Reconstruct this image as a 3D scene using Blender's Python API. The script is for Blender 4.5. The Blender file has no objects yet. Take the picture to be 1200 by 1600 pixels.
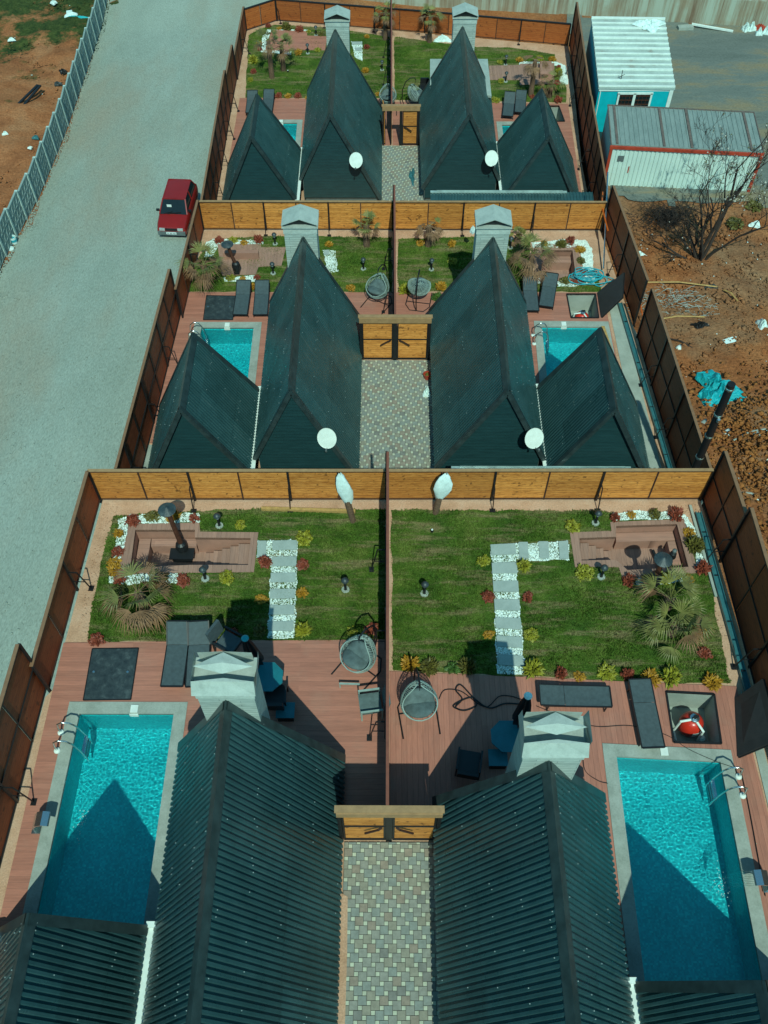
import bpy, bmesh, math, random
import numpy as np
from mathutils import Vector, Matrix
from mathutils.geometry import delaunay_2d_cdt
random.seed(7); rng = np.random.default_rng(7)
S = bpy.context.scene
C = S.collection
R = math.radians
PI = math.pi

# ---------------------------------------------------------------- camera, sky, sun
FPX, TH, CH, YAW = 1446.5, .962, 23.89, -.003
cd = bpy.data.cameras.new('camera'); cam = bpy.data.objects.new('camera', cd); C.objects.link(cam)
cam.location = (0, 0, CH); cam.rotation_euler = (PI/2-TH, 0, -YAW)
cd.sensor_fit = 'HORIZONTAL'; cd.sensor_width = 36; cd.lens = 36*FPX/1200
cd.clip_start = .1; cd.clip_end = 2000
S.camera = cam
SUN_EL = R(52.0); SUN_DIR = Vector((.12, -.994, 0)).normalized()*math.cos(SUN_EL)+Vector((0, 0, math.sin(SUN_EL)))
wd = bpy.data.worlds.new('World'); S.world = wd; wd.use_nodes = True
nt = wd.node_tree; sk = nt.nodes.new('ShaderNodeTexSky'); sk.sky_type = 'NISHITA'; sk.sun_disc = False
sk.sun_elevation = SUN_EL; sk.sun_rotation = math.atan2(SUN_DIR.x, SUN_DIR.y)
sk.altitude = 100; sk.dust_density = .6; sk.ozone_density = 1.0
tn = nt.nodes.new('ShaderNodeVectorMath'); tn.operation = 'MULTIPLY'; tn.inputs[1].default_value = (.52, 1.38, 1.34)   # teal cast of the photograph's air
nt.links.new(sk.outputs[0], tn.inputs[0]); nt.links.new(tn.outputs[0], nt.nodes['Background'].inputs[0]); nt.nodes['Background'].inputs[1].default_value = .095
ld = bpy.data.lights.new('sun', 'SUN'); ld.energy = 3.75; ld.angle = R(.5); ld.color = (.78, 1, .86); ld.cycles.is_caustics_light = True
sun = bpy.data.objects.new('sun', ld); C.objects.link(sun); sun.location = (6, -40, 60)
sun.rotation_euler = SUN_DIR.to_track_quat('Z', 'Y').to_euler()
S.view_settings.view_transform = 'Standard'; S.view_settings.look = 'None'
S.view_settings.exposure = 0; S.view_settings.gamma = 1
Z1, Z2, Z3 = 0., -3.93, -6.93

# ---------------------------------------------------------------- survey helpers: image ray met with a real plane
_c, _s = math.cos(TH), math.sin(TH)
def _ray(u, v):
    a = (u-600)/FPX; b = (800-v)/FPX
    x, y, z = a, _c+b*_s, -_s+b*_c
    return x*math.cos(YAW)+y*math.sin(YAW), -x*math.sin(YAW)+y*math.cos(YAW), z
def W(u, v, z=0.):
    d = _ray(u, v); t = (z-CH)/d[2]
    return d[0]*t, d[1]*t
def W3(u, v, z=0.):
    x, y = W(u, v, z); return Vector((x, y, z))
def WL(pts, z): return [W(u, v, z) for u, v in pts]
def zout(Y): return max(-1.9-.12*(Y-10), -8.05) if Y > -8 else .3
def G(u, v):
    z = -4
    for _ in range(40):
        x, y = W(u, v, z); z = .5*z+.5*zout(y)
    return x, y, zout(y)

# ---------------------------------------------------------------- materials
MATS = {}
def new_mat(name):
    m = bpy.data.materials.new(name); m.use_nodes = True
    n = m.node_tree.nodes; b = n['Principled BSDF']; MATS[name] = m
    return m, m.node_tree, b
def N(t, kind, **kw):
    n = t.nodes.new(kind)
    for k, v in kw.items():
        if k == 'inp':
            for a, c in v.items(): n.inputs[a].default_value = c
        else: setattr(n, k, v)
    return n
def coords(t, scale=(1, 1, 1), rnd=0., geo=False):
    if geo: src = N(t, 'ShaderNodeNewGeometry').outputs['Position']
    else: src = N(t, 'ShaderNodeTexCoord').outputs['Object']
    if rnd:
        oi = N(t, 'ShaderNodeObjectInfo'); mu = N(t, 'ShaderNodeMath', operation='MULTIPLY', inp={1: rnd})
        t.links.new(oi.outputs['Random'], mu.inputs[0])
        ad = N(t, 'ShaderNodeVectorMath', operation='ADD'); t.links.new(src, ad.inputs[0]); t.links.new(mu.outputs[0], ad.inputs[1]); src = ad.outputs[0]
    mp = N(t, 'ShaderNodeMapping'); mp.inputs['Scale'].default_value = scale
    t.links.new(src, mp.inputs[0]); return mp.outputs[0]
def noise(t, vec, scale, detail=4, rough=.6, dist=0):
    n = N(t, 'ShaderNodeTexNoise', inp={'Scale': scale, 'Detail': detail, 'Roughness': rough, 'Distortion': dist})
    t.links.new(vec, n.inputs['Vector']); return n.outputs['Fac']
def ramp(t, fac, stops):
    r = N(t, 'ShaderNodeValToRGB'); e = r.color_ramp.elements
    while len(e) < len(stops): e.new(.5)
    for i, (p, c) in enumerate(stops):
        e[i].position = p; e[i].color = (*c, 1) if len(c) == 3 else c
    t.links.new(fac, r.inputs[0]); return r.outputs[0]
def mixc(t, fac, a, b, mode='MIX'):
    m = N(t, 'ShaderNodeMix', data_type='RGBA', blend_type=mode)
    if isinstance(fac, (int, float)): m.inputs[0].default_value = fac
    else: t.links.new(fac, m.inputs[0])
    for k, v in ((6, a), (7, b)):
        if isinstance(v, tuple): m.inputs[k].default_value = (*v, 1)
        else: t.links.new(v, m.inputs[k])
    return m.outputs[2]
def math_(t, op, a, b=None, c=None):
    m = N(t, 'ShaderNodeMath', operation=op)
    for i, v in enumerate((a, b, c)):
        if v is None: continue
        if isinstance(v, (int, float)): m.inputs[i].default_value = v
        else: t.links.new(v, m.inputs[i])
    return m.outputs[0]
def bump(t, b, h, strength=.4, dist=.02):
    n = N(t, 'ShaderNodeBump', inp={'Strength': strength, 'Distance': dist}); t.links.new(h, n.inputs['Height'])
    t.links.new(n.outputs[0], b.inputs['Normal'])
def simple(name, c, rough=.6, metal=0., var=.15, scale=6., bmp=.15, bscale=None, spec=.5, rnd=0.):
    m, t, b = new_mat(name); v = coords(t, rnd=rnd or 0)
    n = noise(t, v, scale, 5)
    lo = tuple(max(0, x*(1-var)) for x in c); hi = tuple(min(1, x*(1+var)) for x in c)
    t.links.new(ramp(t, n, [(.3, lo), (.7, hi)]), b.inputs['Base Color'])
    b.inputs['Roughness'].default_value = rough; b.inputs['Metallic'].default_value = metal
    b.inputs['Specular IOR Level'].default_value = spec
    if bmp: bump(t, b, noise(t, v, bscale or scale*6, 3), bmp, .01)
    return m
def blotch(name, stops, scale=1.5, fine=40, finev=.35, rough=.9, bmp=.5, bdist=.02, spec=.2, vec=(1, 1, 1), stops2=None, s2=.3):
    """two-scale noise colour: large patches times fine grain"""
    m, t, b = new_mat(name); v = coords(t, vec)
    col = ramp(t, noise(t, v, scale, 8, .65, .3), stops)
    if stops2:
        f2 = noise(t, v, s2, 5, .6)
        col = mixc(t, ramp(t, f2, [(.45, (0, 0, 0)), (.6, (1, 1, 1))]), col, ramp(t, noise(t, v, scale*1.7, 6), stops2))
    g = noise(t, v, fine, 4, .7)
    col = mixc(t, 1., col, ramp(t, g, [(.25, (1-finev,)*3), (.75, (1+finev*.6,)*3)]), 'MULTIPLY')
    t.links.new(col, b.inputs['Base Color']); b.inputs['Roughness'].default_value = rough; b.inputs['Specular IOR Level'].default_value = spec
    bump(t, b, math_(t, 'ADD', g, noise(t, v, fine*.25, 3)), bmp, bdist)
    return m

m_gravel = blotch('road_gravel', [(.3, (.275, .315, .262)), (.55, (.325, .37, .312)), (.8, (.37, .41, .345))], .3, 14, .34, .95, .7, .03, .1, vec=(1.5, .45, 1), stops2=[(.3, (.30, .32, .26)), (.7, (.33, .30, .23))], s2=.12)
m_dirt = blotch('dirt', [(.25, (.19, .060, .022)), (.48, (.33, .115, .042)), (.7, (.42, .175, .07)), (.88, (.42, .24, .125))], .5, 9, .5, .95, .9, .06, .1, stops2=[(.3, (.24, .105, .05)), (.7, (.35, .19, .10))], s2=.22)
m_yard = blotch('yard_gravel', [(.3, (.135, .15, .13)), (.5, (.175, .19, .165)), (.62, (.27, .21, .13)), (.8, (.19, .19, .155))], .3, 12, .35, .95, .6, .03, .1, vec=(.6, 1.6, 1))
m_soil = blotch('soil', [(.3, (.42, .23, .14)), (.5, (.54, .31, .20)), (.8, (.62, .40, .28))], 1.2, 22, .3, .95, .6, .02, .1)
m_conc = blotch('concrete', [(.3, (.26, .29, .25)), (.6, (.36, .39, .34)), (.85, (.42, .45, .39))], 1.3, 30, .15, .85, .3, .01, .3)
m_coping = blotch('coping_stone', [(.3, (.24, .265, .225)), (.55, (.32, .345, .30)), (.8, (.38, .41, .36))], 2.2, 25, .2, .75, .25, .006, .4)
m_white = simple('white_paint', (.66, .72, .66), .6, var=.1, scale=4)
m_pebble = simple('white_pebbles', (.72, .8, .74), .7, var=.12, scale=8)
m_slab = blotch('path_slab', [(.3, (.28, .33, .30)), (.7, (.36, .41, .375))], 3, 40, .15, .8, .2, .005, .3)
m_dark = simple('dark_metal', (.016, .015, .016), .45, .3, bmp=0)
m_brownmetal = simple('brown_metal', (.05, .022, .016), .5, .2, bmp=0)
m_cap = simple('fence_capping', (.22, .11, .055), .6)
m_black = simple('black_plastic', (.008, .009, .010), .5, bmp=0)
m_fabric = simple('sling_fabric', (.050, .072, .078), .75, var=.2, scale=9, bmp=.3, bscale=150)
m_cushion = simple('cushion_cloth', (.085, .12, .12), .85, var=.3, scale=5, bmp=.9, bscale=7)
m_wicker = simple('pale_wicker', (.26, .34, .31), .6, bmp=0)
m_steel = simple('stainless_steel', (.6, .68, .66), .22, .95, var=.05, bmp=0)
m_zinc = blotch('galvanised_sheet', [(.25, (.26, .29, .26)), (.5, (.36, .40, .36)), (.8, (.44, .48, .43))], 3, 30, .12, .5, .15, .005, .5)
m_teal = simple('teal_top', (.012, .14, .17), .3, var=.12, bmp=0)
m_red = simple('red_tank', (.55, .03, .015), .3, var=.1, bmp=0)
m_rust = simple('rusty_pipe', (.10, .035, .02), .6, .3, var=.35, scale=12)
m_hosecyan = simple('blue_hose', (.02, .32, .38), .45, bmp=0)
m_tarp = blotch('cyan_tarp', [(.3, (.0, .30, .34)), (.7, (.01, .44, .48))], 2.5, 12, .25, .5, .8, .05, .4)
m_cloth = simple('white_cloth', (.62, .74, .70), .8, var=.15, scale=6, bmp=.8, bscale=9)
m_glass = simple('dark_glass', (.01, .016, .018), .08, var=.1, bmp=0)
m_bark = simple('bark', (.030, .018, .013), .9, var=.4, scale=20, bmp=.8)
m_trunk = simple('palm_trunk', (.15, .085, .05), .9, var=.45, scale=25, bmp=1)
m_frond = simple('palm_leaf', (.155, .145, .035), .6, var=.45, scale=3, bmp=0, rnd=30)
m_frond2 = simple('dry_palm_leaf', (.20, .10, .045), .7, var=.35, scale=3, bmp=0, rnd=30)
m_bluehouse = simple('cyan_paint', (.0, .40, .46), .5, var=.12, scale=2)
m_redtrim = simple('red_trim', (.38, .045, .02), .5, var=.2, scale=5)
m_grout = simple('joint_sand', (.09, .085, .07), .95)
m_tank = m_red
def leafmat(name, c1, c2): 
    m, t, b = new_mat(name); v = coords(t, rnd=20)
    t.links.new(ramp(t, noise(t, v, 9, 3), [(.3, c1), (.7, c2)]), b.inputs['Base Color']); b.inputs['Roughness'].default_value = .6
    return m
m_ly = leafmat('yellow_green_leaves', (.16, .16, .012), (.34, .31, .02))
m_lo = leafmat('orange_leaves', (.28, .13, .01), (.48, .24, .015))
m_lr = leafmat('red_leaves', (.15, .03, .016), (.32, .065, .03))
m_lg = leafmat('olive_leaves', (.06, .055, .012), (.16, .135, .02))
m_lgreen = leafmat('green_leaves', (.03, .08, .012), (.08, .15, .02))

# grass base and blades share a patchy colour
def grassmat(name, k=1.):
    m, t, b = new_mat(name); v = coords(t, geo=True)
    col = ramp(t, noise(t, v, .9, 6, .7), [(.28, (.026*k, .062*k, .010*k)), (.5, (.060*k, .105*k, .014*k)), (.72, (.135*k, .16*k, .035*k))])
    v2 = coords(t, (.45, 2.6, 1), geo=True)
    f = ramp(t, noise(t, v2, 1.1, 5, .7), [(.50, (0, 0, 0)), (.64, (.9,)*3)])
    col = mixc(t, f, col, (.19*k, .15*k, .07*k))
    g = noise(t, v, 30, 3); col = mixc(t, 1., col, ramp(t, g, [(.3, (.55,)*3), (.7, (1.35,)*3)]), 'MULTIPLY')
    t.links.new(col, b.inputs['Base Color']); b.inputs['Roughness'].default_value = .9; b.inputs['Specular IOR Level'].default_value = .1
    bump(t, b, g, .6, .03); return m
m_lawn = grassmat('lawn_ground', 1.0); m_blade = grassmat('grass_blades', 1.38)

# terrain dirt on the left with weeds
m_wild, t, b = new_mat('dirt_with_weeds'); v = coords(t)
col = ramp(t, noise(t, v, .45, 8, .65, .4), [(.28, (.23, .075, .03)), (.5, (.39, .145, .06)), (.7, (.44, .20, .095)), (.85, (.42, .27, .15))])
sx = N(t, 'ShaderNodeSeparateXYZ'); t.links.new(v, sx.inputs[0])
far = math_(t, 'ADD', math_(t, 'MULTIPLY', sx.outputs[1], .05), math_(t, 'MULTIPLY', sx.outputs[0], -.03))
gm = math_(t, 'ADD', math_(t, 'MULTIPLY', noise(t, v, .33, 7, .7), 3.2), math_(t, 'SUBTRACT', far, 4.75))
col = mixc(t, ramp(t, gm, [(.35, (0, 0, 0)), (.65, (1, 1, 1))]), col, ramp(t, noise(t, v, 2, 4), [(.3, (.025, .045, .014)), (.7, (.07, .09, .025))]))
g = noise(t, v, 8, 5, .7); col = mixc(t, 1., col, ramp(t, g, [(.25, (.55,)*3), (.75, (1.3,)*3)]), 'MULTIPLY')
t.links.new(col, b.inputs['Base Color']); b.inputs['Roughness'].default_value = .95; b.inputs['Specular IOR Level'].default_value = .1
bump(t, b, g, .9, .08)

# fence boards : local x along the run, local z up
def boards(name, c1, c2, c3, bw=.118, rough=.6):
    m, t, b = new_mat(name); v = coords(t, rnd=37.)
    src = N(t, 'ShaderNodeTexCoord').outputs['Object']; s = N(t, 'ShaderNodeSeparateXYZ'); t.links.new(src, s.inputs[0])
    q = math_(t, 'DIVIDE', s.outputs[2], bw); fl = math_(t, 'FLOOR', q); fr = math_(t, 'FRACT', q)
    oi = N(t, 'ShaderNodeObjectInfo')
    wn = N(t, 'ShaderNodeTexWhiteNoise', noise_dimensions='2D'); cb = N(t, 'ShaderNodeCombineXYZ')
    t.links.new(fl, cb.inputs[0]); t.links.new(oi.outputs['Random'], cb.inputs[1]); t.links.new(cb.outputs[0], wn.inputs['Vector'])
    mp = N(t, 'ShaderNodeMapping', inp={'Scale': (2.2, 3, 17)}); t.links.new(v, mp.inputs[0])
    ad = N(t, 'ShaderNodeVectorMath', operation='ADD'); mu = N(t, 'ShaderNodeVectorMath', operation='SCALE', inp={'Scale': 9.})
    t.links.new(wn.outputs['Color'], mu.inputs[0]); t.links.new(mp.outputs[0], ad.inputs[0]); t.links.new(mu.outputs[0], ad.inputs[1])
    g = noise(t, ad.outputs[0], 1.6, 6, .62, .8)
    col = ramp(t, g, [(.36, c1), (.48, c2), (.62, c3)])
    col = mixc(t, .3, col, ramp(t, wn.outputs['Value'], [(0, c1), (1, c3)]))
    mp2 = N(t, 'ShaderNodeMapping', inp={'Scale': (1.6, 3, 9)}); t.links.new(ad.outputs[0], mp2.inputs[0])
    kn = ramp(t, noise(t, v, 6.5, 2, .5), [(.63, (0, 0, 0)), (.72, (1, 1, 1))])
    col = mixc(t, 1., col, ramp(t, oi.outputs['Random'], [(0, (.78, .76, .74)), (1, (1.12, 1.12, 1.15))]), 'MULTIPLY')
    col = mixc(t, math_(t, 'MULTIPLY', kn, .75), col, tuple(x*.35 for x in c1))
    gr = ramp(t, fr, [(0, (0, 0, 0)), (.07, (1, 1, 1)), (.95, (1, 1, 1)), (1, (0, 0, 0))])
    col = mixc(t, 1., col, mixc(t, gr, (.25, .2, .18), (1, 1, 1)), 'MULTIPLY')
    t.links.new(col, b.inputs['Base Color']); b.inputs['Roughness'].default_value = rough
    bump(t, b, gr, .5, .01); return m
m_gold = boards('golden_boards', (.27, .09, .014), (.60, .21, .034), (.74, .31, .07))
m_brown = boards('brown_boards', (.17, .028, .006), (.28, .052, .011), (.36, .08, .02))
m_orange = boards('orange_boards', (.28, .06, .010), (.40, .10, .018), (.46, .13, .028))
m_sleeper = simple('timber_sleeper', (.42, .25, .08), .7, var=.25, scale=8)

def deckmat(name, axis, c=(.40, .152, .105)):
    m, t, b = new_mat(name); v = coords(t); s = N(t, 'ShaderNodeSeparateXYZ'); t.links.new(v, s.inputs[0])
    a, o = (s.outputs[1], s.outputs[0]) if axis == 'x' else (s.outputs[0], s.outputs[1])
    q = math_(t, 'DIVIDE', a, .145); fl = math_(t, 'FLOOR', q); fr = math_(t, 'FRACT', q)
    ln = math_(t, 'DIVIDE', o, 2.4); fl2 = math_(t, 'FLOOR', ln); fr2 = math_(t, 'FRACT', ln)
    cb = N(t, 'ShaderNodeCombineXYZ'); t.links.new(fl, cb.inputs[0]); t.links.new(fl2, cb.inputs[1])
    wn = N(t, 'ShaderNodeTexWhiteNoise', noise_dimensions='2D'); t.links.new(cb.outputs[0], wn.inputs['Vector'])
    col = ramp(t, wn.outputs['Value'], [(0, tuple(x*.88 for x in c)), (1, tuple(x*1.1 for x in c))])
    vs = (1.2, 12, 1) if axis == 'x' else (12, 1.2, 1)
    col = mixc(t, 1., col, ramp(t, noise(t, coords(t, vs), 1.5, 5, .7), [(.25, (.78,)*3), (.75, (1.18, 1.15, 1.1))]), 'MULTIPLY')
    col = mixc(t, ramp(t, noise(t, v, .8, 6, .7), [(.5, (0, 0, 0)), (.8, (.45,)*3)]), col, (.36, .21, .15))
    gr = ramp(t, fr, [(0, (0, 0, 0)), (.06, (1, 1, 1)), (1, (1, 1, 1))])
    gr2 = ramp(t, fr2, [(0, (.35,)*3), (.006, (1, 1, 1)), (1, (1, 1, 1))])
    col = mixc(t, 1., col, mixc(t, gr, (.45, .42, .4), (1, 1, 1)), 'MULTIPLY'); 
    t.links.new(col, b.inputs['Base Color']); b.inputs['Roughness'].default_value = .65
    bump(t, b, gr, .5, .008); return m
m_deckx = deckmat('deck_boards_across', 'x'); m_decky = deckmat('deck_boards_along', 'y')
m_pitdeck = deckmat('pit_boards', 'y', (.33, .18, .135)); m_pitdeckx = deckmat('pit_boards_across', 'x', (.38, .19, .14))

# roof sheet, gable siding
m_roof, t, b = new_mat('green_roof_sheet'); v = coords(t)
col = ramp(t, noise(t, v, 1.1, 6, .7), [(.3, (.026, .074, .079)), (.55, (.037, .098, .104)), (.8, (.052, .120, .127))])
f = ramp(t, noise(t, coords(t, (.5, 9, .5)), 1.2, 5, .7), [(.55, (0, 0, 0)), (.8, (.5,)*3)])
col = mixc(t, f, col, (.11, .17, .165))
s = N(t, 'ShaderNodeSeparateXYZ'); t.links.new(v, s.inputs[0]); wn = N(t, 'ShaderNodeTexWhiteNoise', noise_dimensions='2D'); cb = N(t, 'ShaderNodeCombineXYZ')
t.links.new(math_(t, 'FLOOR', math_(t, 'DIVIDE', s.outputs[1], .98)), cb.inputs[0]); t.links.new(math_(t, 'FLOOR', math_(t, 'DIVIDE', s.outputs[0], 2.1)), cb.inputs[1]); t.links.new(cb.outputs[0], wn.inputs['Vector'])
col = mixc(t, 1., col, ramp(t, wn.outputs['Value'], [(0, (.84,)*3), (1, (1.14,)*3)]), 'MULTIPLY')
lap = math_(t, 'FRACT', math_(t, 'DIVIDE', s.outputs[2], 2.55)); col = mixc(t, 1., col, ramp(t, lap, [(0, (.45,)*3), (.012, (1, 1, 1)), (1, (1, 1, 1))]), 'MULTIPLY')
t.links.new(col, b.inputs['Base Color']); b.inputs['Metallic'].default_value = .25
t.links.new(ramp(t, noise(t, v, 3, 5), [(.3, (.24,)*3), (.7, (.42,)*3)]), b.inputs['Roughness'])
m_flash = simple('ridge_flashing', (.040, .062, .063), .36, .3, var=.35, scale=3, bmp=.1)
m_screw = simple('screw_heads', (.30, .36, .34), .4, .3, bmp=0)
m_siding, t, b = new_mat('gable_siding'); v = coords(t); s = N(t, 'ShaderNodeSeparateXYZ'); t.links.new(v, s.inputs[0])
fr = math_(t, 'FRACT', math_(t, 'DIVIDE', s.outputs[2], .16))
col = ramp(t, noise(t, coords(t, (1, 1, 5)), 1.5, 6, .7), [(.3, (.007, .034, .038)), (.7, (.014, .055, .060))])
gr = ramp(t, fr, [(0, (.3,)*3), (.1, (1, 1, 1)), (1, (1, 1, 1))]); col = mixc(t, 1., col, gr, 'MULTIPLY')
t.links.new(col, b.inputs['Base Color']); b.inputs['Roughness'].default_value = .55; bump(t, b, gr, .5, .01)
# white painted brick
m_brick, t, b = new_mat('white_brick'); v = coords(t)
s = N(t, 'ShaderNodeSeparateXYZ'); t.links.new(v, s.inputs[0]); cb = N(t, 'ShaderNodeCombineXYZ')
t.links.new(math_(t, 'ADD', s.outputs[0], s.outputs[1]), cb.inputs[0]); t.links.new(s.outputs[2], cb.inputs[1])
bt = N(t, 'ShaderNodeTexBrick', inp={'Color1': (.34, .39, .35, 1), 'Color2': (.42, .47, .42, 1), 'Mortar': (.20, .24, .22, 1), 'Scale': 1., 'Mortar Size': .008, 'Brick Width': .9, 'Row Height': .105})
t.links.new(cb.outputs[0], bt.inputs['Vector'])
col = mixc(t, .6, bt.outputs[0], mixc(t, 1., bt.outputs[0], ramp(t, noise(t, coords(t, (2, 2, 9)), 2, 5), [(.3, (.6,)*3), (.7, (1.2,)*3)]), 'MULTIPLY'))
t.links.new(col, b.inputs['Base Color']); b.inputs['Roughness'].default_value = .8; bump(t, b, bt.outputs['Fac'], -.6, .015)
# mosaic pool tile
m_tile, t, b = new_mat('pool_mosaic'); v = coords(t)
vr = N(t, 'ShaderNodeTexVoronoi', distance='CHEBYCHEV', inp={'Scale': 22., 'Randomness': .0}); t.links.new(v, vr.inputs['Vector'])
wn = N(t, 'ShaderNodeTexWhiteNoise', noise_dimensions='3D'); t.links.new(vr.outputs['Position'], wn.inputs['Vector'])
col = ramp(t, wn.outputs['Value'], [(0, (.003, .44, .50)), (.5, (.005, .53, .58)), (.85, (.006, .60, .64)), (1, (.02, .70, .70))])
col = mixc(t, 1., col, ramp(t, noise(t, v, .7, 4), [(.3, (.85,)*3), (.7, (1.12,)*3)]), 'MULTIPLY')
t.links.new(col, b.inputs['Base Color']); b.inputs['Roughness'].default_value = .4
# water: clear, gently tinted, rippled reflection
m_water, t, b = new_mat('pool_water')
b.inputs['Base Color'].default_value = (.86, 1, 1, 1); b.inputs['Roughness'].default_value = 0.; b.inputs['IOR'].default_value = 1.33; b.inputs['Transmission Weight'].default_value = 1.
m_foam = simple('foam', (.5, .72, .70), .5, bmp=.5)
PAV = [simple('paver_'+n, c, .85, var=.18, scale=9) for n, c in (('taupe', (.245, .225, .175)), ('grey', (.24, .235, .20)), ('teal_grey', (.215, .23, .205)), ('brown', (.255, .205, .16)), ('dark', (.18, .175, .155)), ('cream', (.43, .44, .33)))]
# stained retaining wall
m_stain, t, b = new_mat('stained_concrete'); 
st = noise(t, coords(t, (1.1, 1.1, .05)), 1.3, 6, .75); st2 = noise(t, coords(t), .5, 5)
col = ramp(t, st, [(.34, (.17, .10, .06)), (.45, (.28, .24, .17)), (.55, (.36, .39, .31)), (.8, (.42, .46, .38))])
col = mixc(t, ramp(t, st2, [(.5, (0, 0, 0)), (.75, (.8,)*3)]), col, (.26, .16, .085))
t.links.new(col, b.inputs['Base Color']); b.inputs['Roughness'].default_value = .9; bump(t, b, st2, .3, .02)
# container metal
m_contw = blotch('container_white', [(.3, (.50, .62, .56)), (.7, (.60, .72, .65))], 1, 30, .06, .5, .1, .005, .4)
m_controof = blotch('container_grey_roof', [(.3, (.17, .215, .20)), (.55, (.23, .28, .26)), (.8, (.27, .32, .29))], 1.5, 14, .25, .6, .3, .01, .3, vec=(3, .6, 1))
m_worn = blotch('worn_white_roof', [(.28, (.26, .22, .18)), (.42, (.36, .42, .38)), (.6, (.44, .52, .47)), (.85, (.52, .60, .55))], .8, 16, .15, .6, .2, .01, .4)
m_slate = blotch('slate_cover', [(.3, (.016, .024, .028)), (.55, (.038, .052, .055)), (.75, (.09, .115, .115))], 5, 25, .3, .45, .3, .01, .5)
m_precast = blotch('precast_concrete', [(.3, (.20, .27, .25)), (.6, (.27, .345, .32)), (.85, (.31, .39, .36))], 1.5, 14, .3, .85, .5, .02, .3)
m_precastpost = simple('precast_post', (.42, .52, .47), .8)
m_carred = simple('car_red', (.23, .010, .007), .3, var=.08, scale=2, bmp=0, spec=.6)
m_chrome = simple('headlamp_glass', (.5, .56, .55), .15, .4, bmp=0)
m_plate = simple('number_plate', (.7, .78, .76), .5, bmp=0)
m_greyplastic = simple('grey_plastic', (.10, .12, .12), .6, bmp=0)
m_blossom = simple('blossom', (.42, .40, .34), .7, bmp=0)
m_tealpipe = simple('teal_trough', (.05, .19, .21), .35, .3, var=.2)
m_cable = simple('black_cable', (.006, .006, .007), .5, bmp=0)
m_orangehose = simple('orange_hose', (.55, .10, .01), .5, bmp=0)
m_clearfilm = simple('translucent_rail', (.30, .40, .38), .25, .1, var=.3, scale=2)
m_lampglass = simple('lamp_lens', (.30, .36, .36), .2, bmp=0)
m_wall = simple('house_wall', (.10, .12, .115), .8)

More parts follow.
